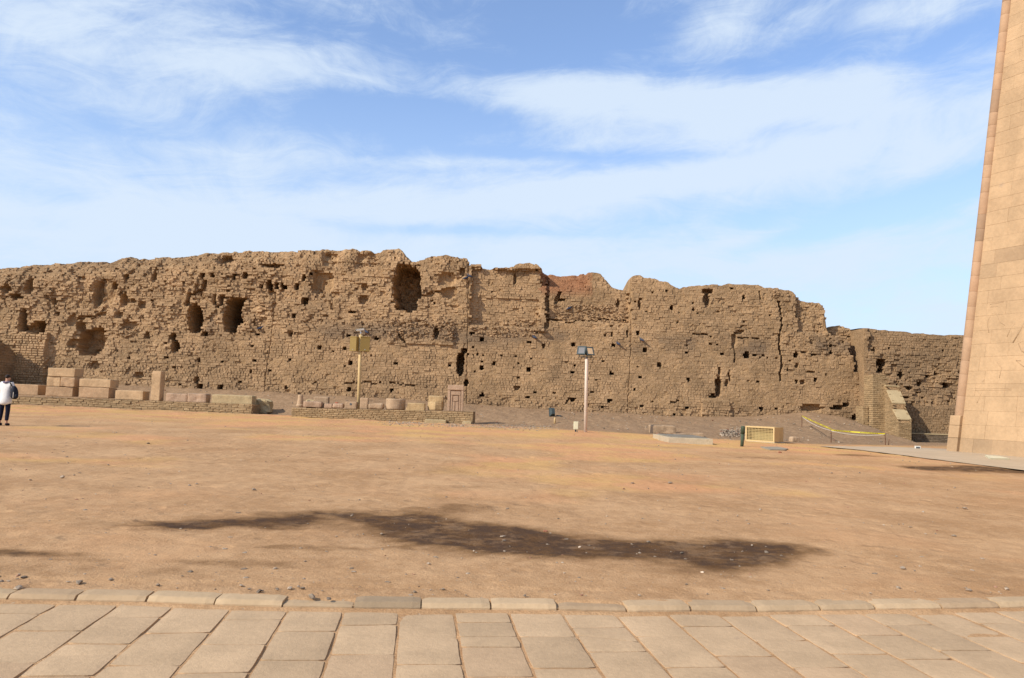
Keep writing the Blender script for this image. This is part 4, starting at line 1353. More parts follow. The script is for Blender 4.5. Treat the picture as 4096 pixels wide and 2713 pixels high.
# profile in depth: (distance behind the front face, height)
bprof = [(0.0, zq[2]), (.05, zq[3] + .02), (.62, zq[4] + .12), (.66, zq[5] + .12), (.70, zq[5] + .16), (1.35, zq[7] + .32), (1.42, zq[8] + .40), (2.2, zq[8] + .44)]
btop = lambda d: float(np.interp(d, [p[0] for p in bprof], [p[1] for p in bprof]))
zg2 = -.35
Vb_, Fb_ = [], []
dd = [0.0] + [p[0] for p in bprof[1:]]
for d_ in dd:
    zz = btop(d_)
    Vb_ += [(xl + .03, CY0 + .03 + d_, zg2), (xr - .03, CY0 + .03 + d_, zg2), (xr - .03, CY0 + .03 + d_, zz), (xl + .03, CY0 + .03 + d_, zz)]
for i in range(len(dd) - 1):
    for k in range(4):
        k2 = (k + 1) % 4
        Fb_.append((i * 4 + k2, i * 4 + k, (i + 1) * 4 + k, (i + 1) * 4 + k2))
Fb_.append((0, 1, 2, 3)); Fb_.append(tuple(len(dd) * 4 - 1 - k for k in range(4)))
pB = brick_solid('brick_buttress', [((xl, CY0, 0), (1, 0, 0), (0, -1, 0), xr - xl, zg2, lambda x: zq[2]), ((xl, CY0 + 2.2, 0), (0, -1, 0), (-1, 0, 0), 2.2, zg2, lambda x: btop(2.2 - x)), ((xr, CY0, 0), (0, 1, 0), (1, 0, 0), 2.2, zg2, lambda x: btop(x))], [(Vb_, Fb_)], M_newbrick, M_mudcore,
                 'curved buttress with smooth sloping caps and neat brick sides by the path', 'buttress', 300, course=.075, blen=.25, jit=.005, cham=.010, tintbase=(1.06, 0, 0), loc=((xl + xr) / 2, CY0 + 1.0, zg2))
# smooth mud caps on the slopes
M_cap = material('mud_plaster', (0.43, 0.325, 0.18), .08, 2, .95, .3, 20, .02)
for (i0, i1) in ((1, 2), (4, 5), (6, 7)):
    mbx = MB()
    (d0, z0), (d1, z1) = bprof[i0], bprof[i1]
    P_ = []
    for (d_, z_) in ((d0 - .02, z0), (d1, z1)):
        P_ += [(xl - .02, CY0 + d_, z_ - .02), (xr + .02, CY0 + d_, z_ - .02), (xr + .02, CY0 + d_, z_ + .05), (xl - .02, CY0 + d_, z_ + .05)]
    mbx.add(P_, [(0, 1, 2, 3), (7, 6, 5, 4), (0, 4, 5, 1), (1, 5, 6, 2), (2, 6, 7, 3), (3, 7, 4, 0)])
    o = mbx.build('cap', M_cap, pB); bevel_mesh(o, .015, 2)
mbx = MB()
zf0, zf1 = zq[0] - .03, zq[1]
mbx.add([(xl - .22, CY0 - .30, zg2), (xr + .26, CY0 - .30, zg2), (xr + .26, CY0 + 1.6, zg2), (xl - .22, CY0 + 1.6, zg2), (xl - .22, CY0 - .30, zf0), (xr + .26, CY0 - .30, zf0), (xr + .26, CY0 + 1.6, zf0), (xl - .22, CY0 + 1.6, zf0),
         (xl - .03, CY0 - .04, zf1), (xr + .03, CY0 - .04, zf1), (xr + .03, CY0 + 1.6, zf1), (xl - .03, CY0 + 1.6, zf1)],
        [(0, 1, 5, 4), (1, 2, 6, 5), (2, 3, 7, 6), (3, 0, 4, 7), (4, 5, 9, 8), (5, 6, 10, 9), (6, 7, 11, 10), (7, 4, 8, 11), (8, 9, 10, 11)])
o = mbx.build('foot', M_cap, pB); bevel_mesh(o, .02, 2)
# low trench wall right of the buttress, its shade put into the brick colour
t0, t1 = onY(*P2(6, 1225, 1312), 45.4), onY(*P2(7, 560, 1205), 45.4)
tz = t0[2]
pT = brick_solid('brick_footing', [((t0[0], 45.4, 0), (1, 0, 0), (0, -1, 0), 9.0, -.35, lambda x: tz)], [prism(t0[0], t0[0] + 9, 45.43, 46.7, -.35, tz - .01)], M_shadebrick, M_shadebrick, 'low brick footing in shade-dark colour running along the wall towards the tower', 'footing', 300, course=.09, blen=.28, tintbase=(.95, 0, 0), loc=(t0[0] + 4.5, 46, 0))
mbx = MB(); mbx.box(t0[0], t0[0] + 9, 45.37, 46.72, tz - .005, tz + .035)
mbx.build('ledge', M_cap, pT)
# ------------------------------------------------------------------ stone tower (pylon) on the right
C0 = gpix(3818, 1808)
C0[2] = float(g(C0[0], C0[1]))
d = ray(713, 1553)
FU = np.array([d[0], d[1], 0]); FU /= np.linalg.norm(FU)           # along the face, away from the camera
N1 = np.array([-FU[1], FU[0], 0])                                    # out of the carved face (left, towards the camera)
if N1[0] > 0: N1 = -N1
N2 = FU.copy()                                                       # out of the far side
BAT = math.tan(R(4.4))
HT = 32.0
ED = -BAT * (N1 + N2) + np.array([0, 0, 1.0])                        # corner edge per metre of height


def face_pt(s_, z, outw=0.0):
    """on the carved face: s metres from the corner edge towards the camera, z metres up"""
    e = C0 + ED * z
    return e - FU * s_ + N1 * outw


def on_face(px, py):
    dd_ = ray(px, py)
    nn = N1 + np.array([0, 0, BAT])
    t = np.dot(C0 - CAMP, nn) / np.dot(dd_, nn)
    p = CAMP + dd_ * t
    z = p[2] - C0[2]
    e = C0 + ED * z
    return np.dot(e - p, FU), z


pyl = empty('pylon_tower', C0 - FU * 8 - N1 * 4)
tag(pyl, 'tall sandstone temple tower with sloping carved face and round corner moulding', 'tower')
Vv = []
for z in (-.3, HT):
    e = C0 + ED * z
    iN = N1 * -.05
    LEN = 34.0 + (0 if z < 0 else 0)
    Vv += [e + iN + N2 * -.05, e + iN - FU * LEN, e + iN - FU * LEN - N1 * 9, e + iN - N1 * 9 + N2 * -.05]
mb = MB()
mb.add(Vv, [(0, 1, 5, 4), (1, 2, 6, 5), (2, 3, 7, 6), (3, 0, 4, 7), (4, 5, 6, 7)])
o = mb.build('masonry_core', M_pylon, pyl)
at_ = o.data.attributes.new('tint', 'FLOAT_COLOR', 'POINT')
at_.data.foreach_set('color', np.tile(np.array([.8, 0, .15, 1], np.float32), (len(o.data.vertices), 1)).ravel())
# courses of blocks: 12-vertex chamfered slabs
rp = np.random.default_rng(9)
VB, TB, vis = [], [], []
z = 0.0
while z < HT - .6:
    h = float(rp.uniform(.50, .60))
    s_ = .12 if z > 0 else .12
    first = True
    while s_ < 33:
        L = float(rp.uniform(.75, 1.9)) * (.6 if first else 1)
        first = False
        ch = float(rp.uniform(.002, .008))
        dd_ = float(rp.normal(0, .002))
        ring = []
        for (ins, outw) in ((ch, .0 + dd_), (.001, -.006 + dd_), (.002, -.09)):
            for (a, b) in ((s_ + ins, z + ins), (s_ + L - ins, z + ins), (s_ + L - ins, z + h - ins), (s_ + ins, z + h - ins)):
                ring.append(face_pt(a, b, outw))
        VB.append(ring)
        TB.append((rp.uniform(.95, 1.04), max(0, rp.normal(0.0, .012)), max(0, rp.normal(.0, .02)) + (.22 * rp.random() if (6.8 < z < 8.0 or z < .5) else 0)))
        vis.append(s_ < 8.5 and z < 21)
        s_ += L
    z += h
VB, TB, vis = np.array(VB), np.array(TB), np.array(vis)
FQ = BrickSet.FACES
nrm = np.cross(VB[0][1] - VB[0][0], VB[0][2] - VB[0][0])
if np.dot(nrm, N1) < 0:
    FQ = FQ[:, ::-1]
sepi = np.where(vis)[0][:300]
for i in sepi:
    c = VB[i].mean(0)
    b = new_obj('stone_block', mesh_from('stone_block', VB[i] - c, FQ, attr={'tint': np.repeat(TB[i][None], 12, 0)}), M_pylon, pyl)
    b.location = b.location + Vector(c)
rest = np.setdiff1d(np.arange(len(VB)), sepi)
o = new_obj('stone_courses', mesh_from('stone_courses', VB[rest].reshape(-1, 3), (FQ[None] + (np.arange(len(rest)) * 12)[:, None, None]).reshape(-1, 4), attr={'tint': np.repeat(TB[rest][:, None], 12, 1).reshape(-1, 3)}), M_pylon, pyl)
o['kind'] = 'stuff'
# corner: square base block and round moulding in drums
RT = .20
zt_ = on_face(3830, 1662)[1]
ax = lambda z: C0 + ED * z - N1 * .06 - N2 * .02
zc = .0
stack = []
while zc < zt_ - .01:
    hh_ = min(float(rp.uniform(.45, .62)), zt_ - zc)
    stack.append((zc, zc + hh_)); zc += hh_
for (za, zb_) in stack:
    V = []
    for z in (za + .004, zb_ - .004):
        e = C0 + ED * z
        hw = .20
        V += [e + N1 * .16 + N2 * .26, e + N1 * .16 - N2 * .20, e - N1 * .25 - N2 * .20, e - N1 * .25 + N2 * .26]
    mb = MB(); mb.add(V, [(3, 2, 1, 0), (4, 5, 6, 7), (0, 1, 5, 4), (1, 2, 6, 5), (2, 3, 7, 6), (3, 0, 4, 7)])
    o = mb.build('corner_block', M_pylon, pyl)
    bm = bmesh.new(); bm.from_mesh(o.data); bmesh.ops.recalc_face_normals(bm, faces=bm.faces[:]); bm.to_mesh(o.data); bm.free()
    bevel_mesh(o, .012, 1)
    at_ = o.data.attributes.new('tint', 'FLOAT_COLOR', 'POINT')
    at_.data.foreach_set('color', np.tile(np.array([1.0 if za > .3 else .9, .02, 0 if za > .3 else .12, 1], np.float32), (len(o.data.vertices), 1)).ravel())
z = zt_ - .05
while z < HT - .5:
    hh_ = float(rp.uniform(.5, 1.0))
    pts = [ax(z + .001), ax(z + .012), ax(z + hh_ - .012), ax(z + hh_ - .001)]
    mb = MB(); mb.tube(pts, [RT - .004, RT, RT, RT - .004], 20)
    o = mb.build('moulding_drum', M_torus, pyl, smooth=True)
    at_ = o.data.attributes.new('tint', 'FLOAT_COLOR', 'POINT')
    tt = (rp.uniform(.95, 1.05), max(0, rp.normal(.01, .05)), .3 if rp.random() < .08 else max(0, rp.normal(.01, .03)), 1)
    at_.data.foreach_set('color', np.tile(np.array(tt, np.float32), (len(o.data.vertices), 1)).ravel())
    z += hh_
# shallow carved outlines on the face
for (pts, rad) in [([(1111, 195), (1080, 270), (1012, 385)], .035), ([(835, 118), (790, 180), (784, 230), (797, 295)], .016), ([(862, 120), (900, 205), (940, 228)], .016), ([(760, 708), (742, 735)], .018), ([(735, 830), (722, 850), (706, 892), (690, 925)], .018), ([(806, 40), (880, 28), (930, 18)], .014), ([(810, 64), (880, 58)], .014),
                   ([(1085, 380), (1060, 390), (1090, 455), (1111, 470)], .03), ([(640, 795), (760, 797), (1000, 790)], .012), ([(640, 810), (760, 812), (1000, 806)], .012), ([(870, 560), (910, 610), (890, 700)], .012), ([(1030, 210), (990, 260), (960, 330)], .014), ([(1111, 600), (1060, 560), (1040, 545), (1085, 545)], .02)]:
    P_ = []
    for a, b in pts:
        s_, z = on_face(*P2(7, a, b))
        P_.append(face_pt(s_, z, -rad * .45))
    mb = MB(); mb.tube(P_, rad, 6)
    o = mb.build('carved_outline', M_pylon, pyl, smooth=True)
    at_ = o.data.attributes.new('tint', 'FLOAT_COLOR', 'POINT')
    at_.data.foreach_set('color', np.tile(np.array([.9, .03, .1, 1], np.float32), (len(o.data.vertices), 1)).ravel())

# ------------------------------------------------------------------ loose stones
def lump(name, mat, X0, X1, Y0, Y1, Z0, Z1, parent=None, seed=0, rough=.02, edge=.03, cuts=7, sh=None, smooth=False, M=None):
    """a dressed or broken block: subdivided box, rounded edges, uneven faces"""
    bm = bmesh.new()
    bmesh.ops.create_cube(bm, size=2.0)
    bmesh.ops.subdivide_edges(bm, edges=bm.edges[:], cuts=cuts, use_grid_fill=True)
    hx, hy, hz = (X1 - X0) / 2, (Y1 - Y0) / 2, (Z1 - Z0) / 2
    cx, cy, cz = (X0 + X1) / 2, (Y0 + Y1) / 2, (Z0 + Z1) / 2
    co = np.array([v.co[:] for v in bm.verts])
    if sh is not None:
        co = np.array([sh(*p) for p in co])
    P_ = co * np.array([hx, hy, hz])
    e = min(edge, hx * .8, hy * .8, hz * .8)
    inner = np.clip(P_, -(np.array([hx, hy, hz]) - e), np.array([hx, hy, hz]) - e)
    dl_ = P_ - inner
    ln = np.linalg.norm(dl_, axis=1)
    k_ = np.where(ln > e, e / np.maximum(ln, 1e-9), 1)
    P_ = inner + dl_ * k_[:, None]
    f1_ = 2.2 / max(hx, hz) * .8
    dn = P_ / np.maximum(np.linalg.norm(P_, axis=1), 1e-6)[:, None]
    n_ = (fbm(P_[:, 0] * f1_ + seed, P_[:, 2] * f1_ + P_[:, 1] * f1_ * .7, 5 + seed, 4) - .5) * 2
    P_ = P_ + dn * (n_ * rough)[:, None]
    for v, p in zip(bm.verts, P_):
        v.co = p
    me = bpy.data.meshes.new(name)
    bm.to_mesh(me); bm.free()
    if smooth:
        for p in me.polygons: p.use_smooth = True
    o = new_obj(name, me, mat, parent)
    o.location = o.location + Vector((cx, cy, cz))
    if M: o.rotation_euler = M
    return o


def pblock(x0, x1, y0, y1, Y, dep, mat, label, cat='block', sink=.01, **kw):
    """block whose front shows between these pixels, standing at depth Y"""
    a = onY(x0, (y0 + y1) / 2, Y); b = onY(x1, (y0 + y1) / 2, Y)
    xm = (x0 + x1) / 2
    zt2 = onY(xm, y0, Y)[2]; zb2 = onY(xm, y1, Y)[2]
    nm = kw.pop('name', 'stone_block')
    o = lump(nm, mat, a[0], b[0], Y, Y + dep, zb2 - sink, zt2 - .018, **kw)
    tag(o, label, cat)
    return o


def LY(px):      # depth of the left plinth's front below a pixel column, plus a margin
    t = np.clip((px + 160) / 1168, 0, 1)
    return 43.2 + (41.6 - 43.2) * t + .12


BK = [(36, 152, 1536, 1580, .95, M_sand2, 'single sandstone block on the plinth beside the visitor\'s backpack'),
      (181, 290, 1546, 1586, 1.0, M_sand2, 'long bottom block of the three-course sandstone stack'),
      (187, 241, 1506, 1546, .95, M_sand, 'left half of the middle course in the three-course stack'),
      (242, 298, 1508, 1547, .95, M_sand2, 'right half of the middle course in the three-course stack'),
      (190, 299, 1471, 1507, .9, M_sand, 'long top block of the three-course sandstone stack'),
      (314, 434, 1549, 1592, .95, M_sand2, 'lower block of the two-block sandstone stack'),
      (316, 441, 1515, 1549, .95, M_sand, 'upper block of the two-block sandstone stack'),
      (459, 571, 1561, 1600, .85, M_sand, 'low sandstone block between the two-block stack and the upright slab'),
      (605, 641, 1483, 1604, .55, M_sand, 'tall upright sandstone slab standing on the plinth'),
      (663, 748, 1573, 1609, .70, M_sand_pink, 'pink sandstone block next to the upright slab'),
      (749, 823, 1573, 1611, .70, M_sand_pink, 'pink sandstone block next to the long yellowish block'),
      (844, 1008, 1579, 1617, .80, M_sand_yel, 'long weathered yellowish block at the end of the plinth')]
zprev = {}
for i, (x0, x1, y0, y1, dep, mat, lab) in enumerate(BK):
    Yb = LY((x0 + x1) / 2) + random.uniform(0, .06)
    o = pblock(x0, x1, y0, y1, Yb, dep, mat, lab, seed=i + 1, rough=.03 if i < 9 else .045, edge=.035 if i < 9 else .06, sink=.0, cuts=11)
# boulder on the ground behind the plinth's end
p = onY(1049, 1616, 42.9)
o = lump('boulder', M_sand_yel, p[0] - .46, p[0] + .44, 42.7, 43.5, float(g(p[0], 43)) - .05, p[2] + .28, seed=33, rough=.16, edge=.14, cuts=6, sh=lambda a, b, c_: (a, b, c_ * (1 - .35 * max(a, 0))))
tag(o, 'broken yellowish boulder on the ground past the end of the long plinth', 'boulder')

CYf = 39.0


def cy(px):
    t = (px - 1167) / 726.0
    return 39.2 - .6 * t + .12


def cyl_stone(name, x0, x1, y0, y1, mat, label, prof, n=24, rx=0, cat='stone', dy=0.0):
    Yb = cy((x0 + x1) / 2)
    a = onY(x0, y1, Yb); b = onY(x1, y1, Yb)
    zt2 = onY((x0 + x1) / 2, y0, Yb)[2]; zb2 = onY((x0 + x1) / 2, y1, Yb)[2]
    r_ = (b[0] - a[0]) / 2
    mb = MB()
    vv = sorted(set([v for q, v in prof] + list(np.linspace(0, 1, 9))))
    pr_ = [(float(np.interp(v, [p[1] for p in prof], [p[0] for p in prof])) * r_, v * (zt2 - zb2)) for v in vv]
    mb.lathe(((a[0] + b[0]) / 2, Yb + r_ + dy, zb2), pr_, n)
    o = mb.build(name, mat, None, smooth=n > 10)
    for v in o.data.vertices:
        c = v.co
        k_ = 1 + (float(fbm(c.x * 5 + c.y * 3, c.z * 5, 66, 4)) - .5) * .16
        v.co.x = (a[0] + b[0]) / 2 + (c.x - (a[0] + b[0]) / 2) * k_
        v.co.y = Yb + r_ + (c.y - Yb - r_) * k_
    for pz in o.data.polygons:
        if abs(pz.normal.z) > .8: pz.use_smooth = False
    tag(o, label, cat)
    return o


cyl_stone('tapered_stone', 1181, 1211, 1579, 1629, M_sand_brn, 'small cone-shaped stone with a square foot at the end of the neat plinth', [(1.0, 0), (1.0, .2), (.86, .22), (.62, .97), (.5, 1.0)])
pblock(1211, 1285, 1605, 1630, cy(1248), .5, M_sand_pink, 'long flat pinkish fragment beside the cone-shaped stone', 'stone', seed=41, rough=.03, edge=.06)
pblock(1221, 1262, 1597, 1632, cy(1240) + .55, .3, M_sand_yel, 'small sloping yellowish fragment lying behind the long flat one', 'stone', seed=42, rough=.04, edge=.06)
pblock(1253, 1312, 1586, 1631, cy(1280) + .55, .4, M_sand_brn, 'greyish squared fragment standing behind the long flat one', 'stone', seed=43, rough=.03, edge=.05)
pblock(1296, 1327, 1614, 1632, cy(1310), .4, M_sand_pink, 'short thin pink slab next to the long flat fragment', 'stone', seed=44, rough=.02, edge=.03)
pblock(1329, 1372, 1613, 1633, cy(1350), .4, M_sand_pink, 'pink slab with a rounded end and a red chip on top', 'stone', seed=45, rough=.03, edge=.07)
M_red = material('red_stone', (0.36, 0.12, 0.07), .2, 6, .9, .3, 30, .02)
pblock(1339, 1352, 1608, 1614, cy(1345) + .12, .15, M_red, 'small red chip of stone lying on the pink slab', 'stone', seed=46, rough=.02, edge=.03, cuts=3)
o = pblock(1379, 1425, 1606, 1635, cy(1400), .5, M_sand_brn, 'squared brown block with a round hole in its front', 'block', seed=47, rough=.012, edge=.03)
hp = onY(1403, 1617, cy(1400))
mb = MB(); mb.lathe((hp[0], hp[1] - .012, hp[2]), [(.03, -.006), (.055, -.006), (.055, .006), (.03, .006)], 14, Matrix.Rotation(R(90), 3, 'X'))
hole = mb.build('hole', M_ink, None); hole.parent = o; hole.location = -o.location
pblock(1439, 1471, 1590, 1636, cy(1455), .3, M_sand_brn, 'upright brown slab standing behind the loudspeaker pole', 'block', seed=48, rough=.012, edge=.03)
pblock(1471, 1533, 1610, 1638, cy(1500), .45, M_sand_brn, 'rounded lumpy fragment between the upright slab and the column drum', 'stone', seed=49, rough=.05, edge=.13, sh=lambda a, b, c_: (a, b, c_ * (.78 + .22 * a) if c_ > 0 else c_))
cyl_stone('column_drum', 1537, 1614, 1595, 1640, M_sand_brn, 'round brown column drum crossed by the pole\'s shadow', [(.94, 0), (1.0, .1), (1.0, .9), (.96, 1.0)], 28)
pblock(1625, 1698, 1611, 1645, cy(1660), .55, M_sand_och, 'ochre block with one slanting end beside the column drum', 'block', seed=50, rough=.025, edge=.05, sh=lambda a, b, c_: (a if c_ < 0 else a * (1 - .12 * (a < 0)), b, c_))
cyl_stone('octagonal_stone', 1707, 1773, 1607, 1642, M_sand_och, 'eight-sided drum at the bottom of the two piled stones', [(.92, 0), (1.0, .12), (1.0, .92), (.95, 1.0)], 8)
Yb = cy(1740)
a = onY(1711, 1608, Yb); b = onY(1772, 1585, Yb)
o = lump('stone_block', M_sand_och, a[0], b[0], Yb + .15, Yb + .75, a[2] - .005, b[2], seed=51, rough=.035, edge=.06)
tag(o, 'chipped ochre slab lying on top of the eight-sided drum', 'block')

# false door stela: jambs, cornice and recessed panels
Yb = cy(1820)
sa, sb = onY(1788, 1644, Yb), onY(1855, 1541, Yb)
SX0, SX1, SZ0, SZ1 = sa[0], sb[0], onY(1822, 1645, Yb)[2], onY(1822, 1541, Yb)[2]
st = empty('false_door_stela', ((SX0 + SX1) / 2, Yb + .1, SZ0))
tag(st, 'reddish false door stela with nested carved frames on the neat plinth', 'stela')
W_, H_ = SX1 - SX0, SZ1 - SZ0


def sbox(n_, u0, u1, v0, v1, y0, y1, bev=.01):
    mb = MB(); mb.box(SX0 + u0 * W_, SX0 + u1 * W_, Yb + y0, Yb + y1, SZ0 + v0 * H_, SZ0 + v1 * H_)
    o = mb.build(n_, M_sand_pink, st); bevel_mesh(o, bev, 2)
    return o


sbox('back_slab', 0, 1, 0, .985, .09, .34)
sbox('jamb', 0, .16, 0, .82, .02, .12); sbox('jamb', .86, 1, 0, .82, .02, .12)
sbox('cornice', -.01, 1.01, .81, 1.0, -.01, .13, .03)
sbox('inner_jamb', .185, .30, 0, .76, .05, .12); sbox('inner_jamb', .74, .835, 0, .76, .05, .12)
sbox('lintel_panel', .20, .82, .62, .76, .035, .12)
sbox('panel', .36, .68, .38, .585, .05, .12); sbox('panel', .33, .47, 0, .36, .055, .12); sbox('panel', .52, .70, 0, .36, .06, .12)

# ------------------------------------------------------------------ right of the court: stones, concrete, metal box
def gblock(x0, x1, y0, y1, dep, mat, label, cat, name='stone_block', rot=0, **kw):
    p = gpix((x0 + x1) / 2, y1)
    Y = p[1]
    a, b = onY(x0, y1, Y), onY(x1, y1, Y)
    zt2 = onY((x0 + x1) / 2, y0, Y)[2]
    o = lump(name, mat, a[0], b[0], Y, Y + dep, p[2] - .04, zt2, **kw)
    o.rotation_euler.z = rot
    tag(o, label, cat)
    return o


gblock(2601, 2706, 1701, 1735, .55, M_sand_brn, 'big broken sandstone slab lying behind the concrete kerb', 'rock', 'rock', seed=60, rough=.05, edge=.08, sh=lambda a, b, c_: (a, b, c_ - .12 * a if c_ > 0 else c_))
gblock(3163, 3200, 1748, 1768, .30, M_sand_brn, 'single brown rock on the ground right of the metal box', 'rock', 'rock', seed=61, rough=.03, edge=.06, rot=.25)
o = gblock(2700, 2816, 1730, 1746, .5, M_sand_brn, 'low sloping stone lying just behind the concrete kerb', 'rock', 'rock', seed=62, rough=.03, edge=.05, sh=lambda a, b, c_: (a, b, c_ * (.55 + .45 * a) if c_ > 0 else c_))
# concrete upstand: angular kerb with grey cover
pa, pb, pc = gpix(2674, 1771), gpix(2852, 1780), gpix(2626, 1757)
zt3 = onY(2674, 1750, pa[1])[2]
cu = empty('concrete_pit', (pa + pb) / 2)
tag(cu, 'low concrete inspection pit with a grey lid in the orange sand', 'concrete pit')
back = (pc - pa) + np.array([0, 1.1, 0])
back = np.array([back[0] * 1.0, max(back[1] - .3, 1.0), 0])
Q = [pa, pb, pb + back, pa + back]
mb = MB()
mb.add([(q[0], q[1], q[2] - .1) for q in Q] + [(q[0], q[1], zt3) for q in Q], [(3, 2, 1, 0), (4, 5, 6, 7), (0, 1, 5, 4), (1, 2, 6, 5), (2, 3, 7, 6), (3, 0, 4, 7)])
o = mb.build('concrete_wall', M_concrete, cu); bevel_mesh(o, .012, 2)
ctr = sum(Q) / 4
mb = MB()
ql = [ctr + (q - ctr) * np.array([.86, .75, 1]) for q in Q]
mb.add([(q[0], q[1], zt3 - .01) for q in ql] + [(q[0], q[1], zt3 + .035) for q in ql], [(3, 2, 1, 0), (4, 5, 6, 7), (0, 1, 5, 4), (1, 2, 6, 5), (2, 3, 7, 6), (3, 0, 4, 7)])
o = mb.build('lid', M_greycon, cu); bevel_mesh(o, .008, 1)
# flat round-cornered cover
p0 = gpix(3098, 1798)
mb = MB()
pr = [(gpix(a, b)) for a, b in [(3042, 1791), (3110, 1791), (3153, 1800), (3140, 1804), (3080, 1803)]]
zc_ = p0[2] + .045
mb.add([(q[0], q[1], q[2] - .03) for q in pr] + [(q[0], q[1], zc_) for q in pr], [tuple(range(4, -1, -1)), tuple(range(5, 10))] + [(i, (i + 1) % 5, 5 + (i + 1) % 5, 5 + i) for i in range(5)])
o = mb.build('concrete_cover', M_cover); bevel_mesh(o, .012, 2)
tag(o, 'flat grey concrete slab lying in the sand in front of the metal box', 'slab')
# green post
p = gpix(2967, 1786)
zt3 = onY(2968, 1704, p[1])[2]
gp_ = empty('green_post', p)
tag(gp_, 'short dark green metal post beside the caged metal box', 'post')
mb = MB(); mb.tube([p - np.array([0, 0, .1]), (p[0] + .03, p[1], zt3 - .28)], .062, 14); mb.build('post', M_greenpost, gp_, smooth=True)
mb = MB(); mb.tube([(p[0] + .03, p[1], zt3 - .29), (p[0] + .035, p[1], zt3 - .06), (p[0] + .035, p[1], zt3 - .01), (p[0] + .035, p[1], zt3)], [.078, .078, .06, .02], 14); mb.build('cap', M_greenpost, gp_, smooth=True)
# caged metal box
pa, pb = gpix(2984, 1766), gpix(3094, 1771)
Yc = (pa[1] + pb[1]) / 2
X0, X1 = onY(2984, 1766, Yc)[0], onY(3094, 1770, Yc)[0]
Z0, Z1 = pa[2] + .02, onY(3040, 1707, Yc)[2]
xm_ = (X0 + X1) / 2; hw_ = (X1 - X0) / 2 / .92; X0, X1 = xm_ - hw_, xm_ + hw_
bx_ = empty('metal_cage_box', (xm_, Yc, Z0))
tag(bx_, 'cream metal box with a wire grille front near the green post', 'metal box')
DB = .95
mb = MB(); th = .04
mb.box(X0, X1, Yc, Yc + DB, Z1 - th, Z1); mb.box(X0, X0 + th, Yc, Yc + DB, Z0, Z1 - th); mb.box(X1 - th, X1, Yc, Yc + DB, Z0, Z1 - th); mb.box(X0 + th, X1 - th, Yc + DB - th, Yc + DB, Z0, Z1 - th); mb.box(X0 + th, X1 - th, Yc, Yc + DB - th, Z0, Z0 + th)
mb.build('housing', M_cream, bx_)
mb = MB(); fr = .055
mb.box(X0 - .01, X1 + .01, Yc - .02, Yc - .001, Z1 - fr, Z1 + .01); mb.box(X0 - .01, X1 + .01, Yc - .02, Yc - .001, Z0 - .01, Z0 + fr * .6); mb.box(X0 - .01, X0 + fr, Yc - .02, Yc - .001, Z0 + fr * .6, Z1 - fr); mb.box(X1 - fr, X1 + .01, Yc - .02, Yc - .001, Z0 + fr * .6, Z1 - fr)
mb.build('front_frame', M_cream, bx_)
gr = MB()
for x in np.arange(X0 + fr, X1 - fr + .01, 0.065): gr.box(x - .008, x + .008, Yc + .005, Yc + .014, Z0 + .02, Z1 - fr)
for z in np.arange(Z0 + .05, Z1 - fr, .065): gr.box(X0 + fr, X1 - fr, Yc + .0145, Yc + .022, z - .008, z + .008)
gr.build('wire_grille', M_wire, bx_)
mb = MB(); mb.box(X0 + .20, X1 - .13, Yc + .30, Yc + .34, Z0 + .05, Z1 - .15); pn = mb.build('inner_panel', M_panel, bx_)
mb = MB(); e_ = .004
mb.box(X0 + th + e_, X1 - th - e_, Yc + DB - th - .012, Yc + DB - th - e_, Z0 + th, Z1 - th); mb.box(X0 + th + e_, X1 - th - e_, Yc + .03, Yc + DB - th - .014, Z0 + th + e_, Z0 + th + .012); mb.box(X0 + th + e_, X1 - th - e_, Yc + .03, Yc + DB - th - .014, Z1 - th - .012, Z1 - th - e_); mb.box(X0 + th + e_, X0 + th + .012, Yc + .03, Yc + DB - th - .014, Z0 + th + .014, Z1 - th - .014); mb.box(X1 - th - .012, X1 - th - e_, Yc + .03, Yc + DB - th - .014, Z0 + th + .014, Z1 - th - .014)
mb.build('added_dark_lining', M_rust, bx_)  # thin dark panels added to make the box interior look dark
mb = MB()
for (a, b, c_, d_) in ((.17, .10, Z1 - .17, Z1 - .13), (.17, .10, Z0 + .04, Z0 + .07)): mb.box(X0 + a, X1 - b, Yc + .27, Yc + .30, c_, d_)
mb.box(X0 + .17, X0 + .21, Yc + .27, Yc + .30, Z0 + .07, Z1 - .17); mb.box(X1 - .14, X1 - .10, Yc + .27, Yc + .30, Z0 + .07, Z1 - .17)
mb.build('panel_frame', M_cream, pn)
mb = MB(); mb.box(X0 + .05, X1 + .05, Yc - .08, Yc + DB + .05, Z0 - .12, Z0 - .012); o = mb.build('concrete_base', M_concrete, bx_); bevel_mesh(o, .01, 1)
bx_.rotation_euler.z = -R(42)

# ------------------------------------------------------------------ poles and lamps
# loudspeaker pole
p = gpix(1432, 1676)
Yp = p[1]
tp = onY(1441, 1404, Yp)
lp = empty('loudspeaker_pole', p)
tag(lp, 'cream pole with two olive loudspeaker cabinets and a camera on top', 'pole')
tp2 = onY(1443, 1340, Yp)
mb = MB(); mb.tube([p - np.array([0, 0, .15]), p + (tp2 - p) * .5, tp2], .085, 16); mb.build('pole', M_cream, lp, smooth=True)


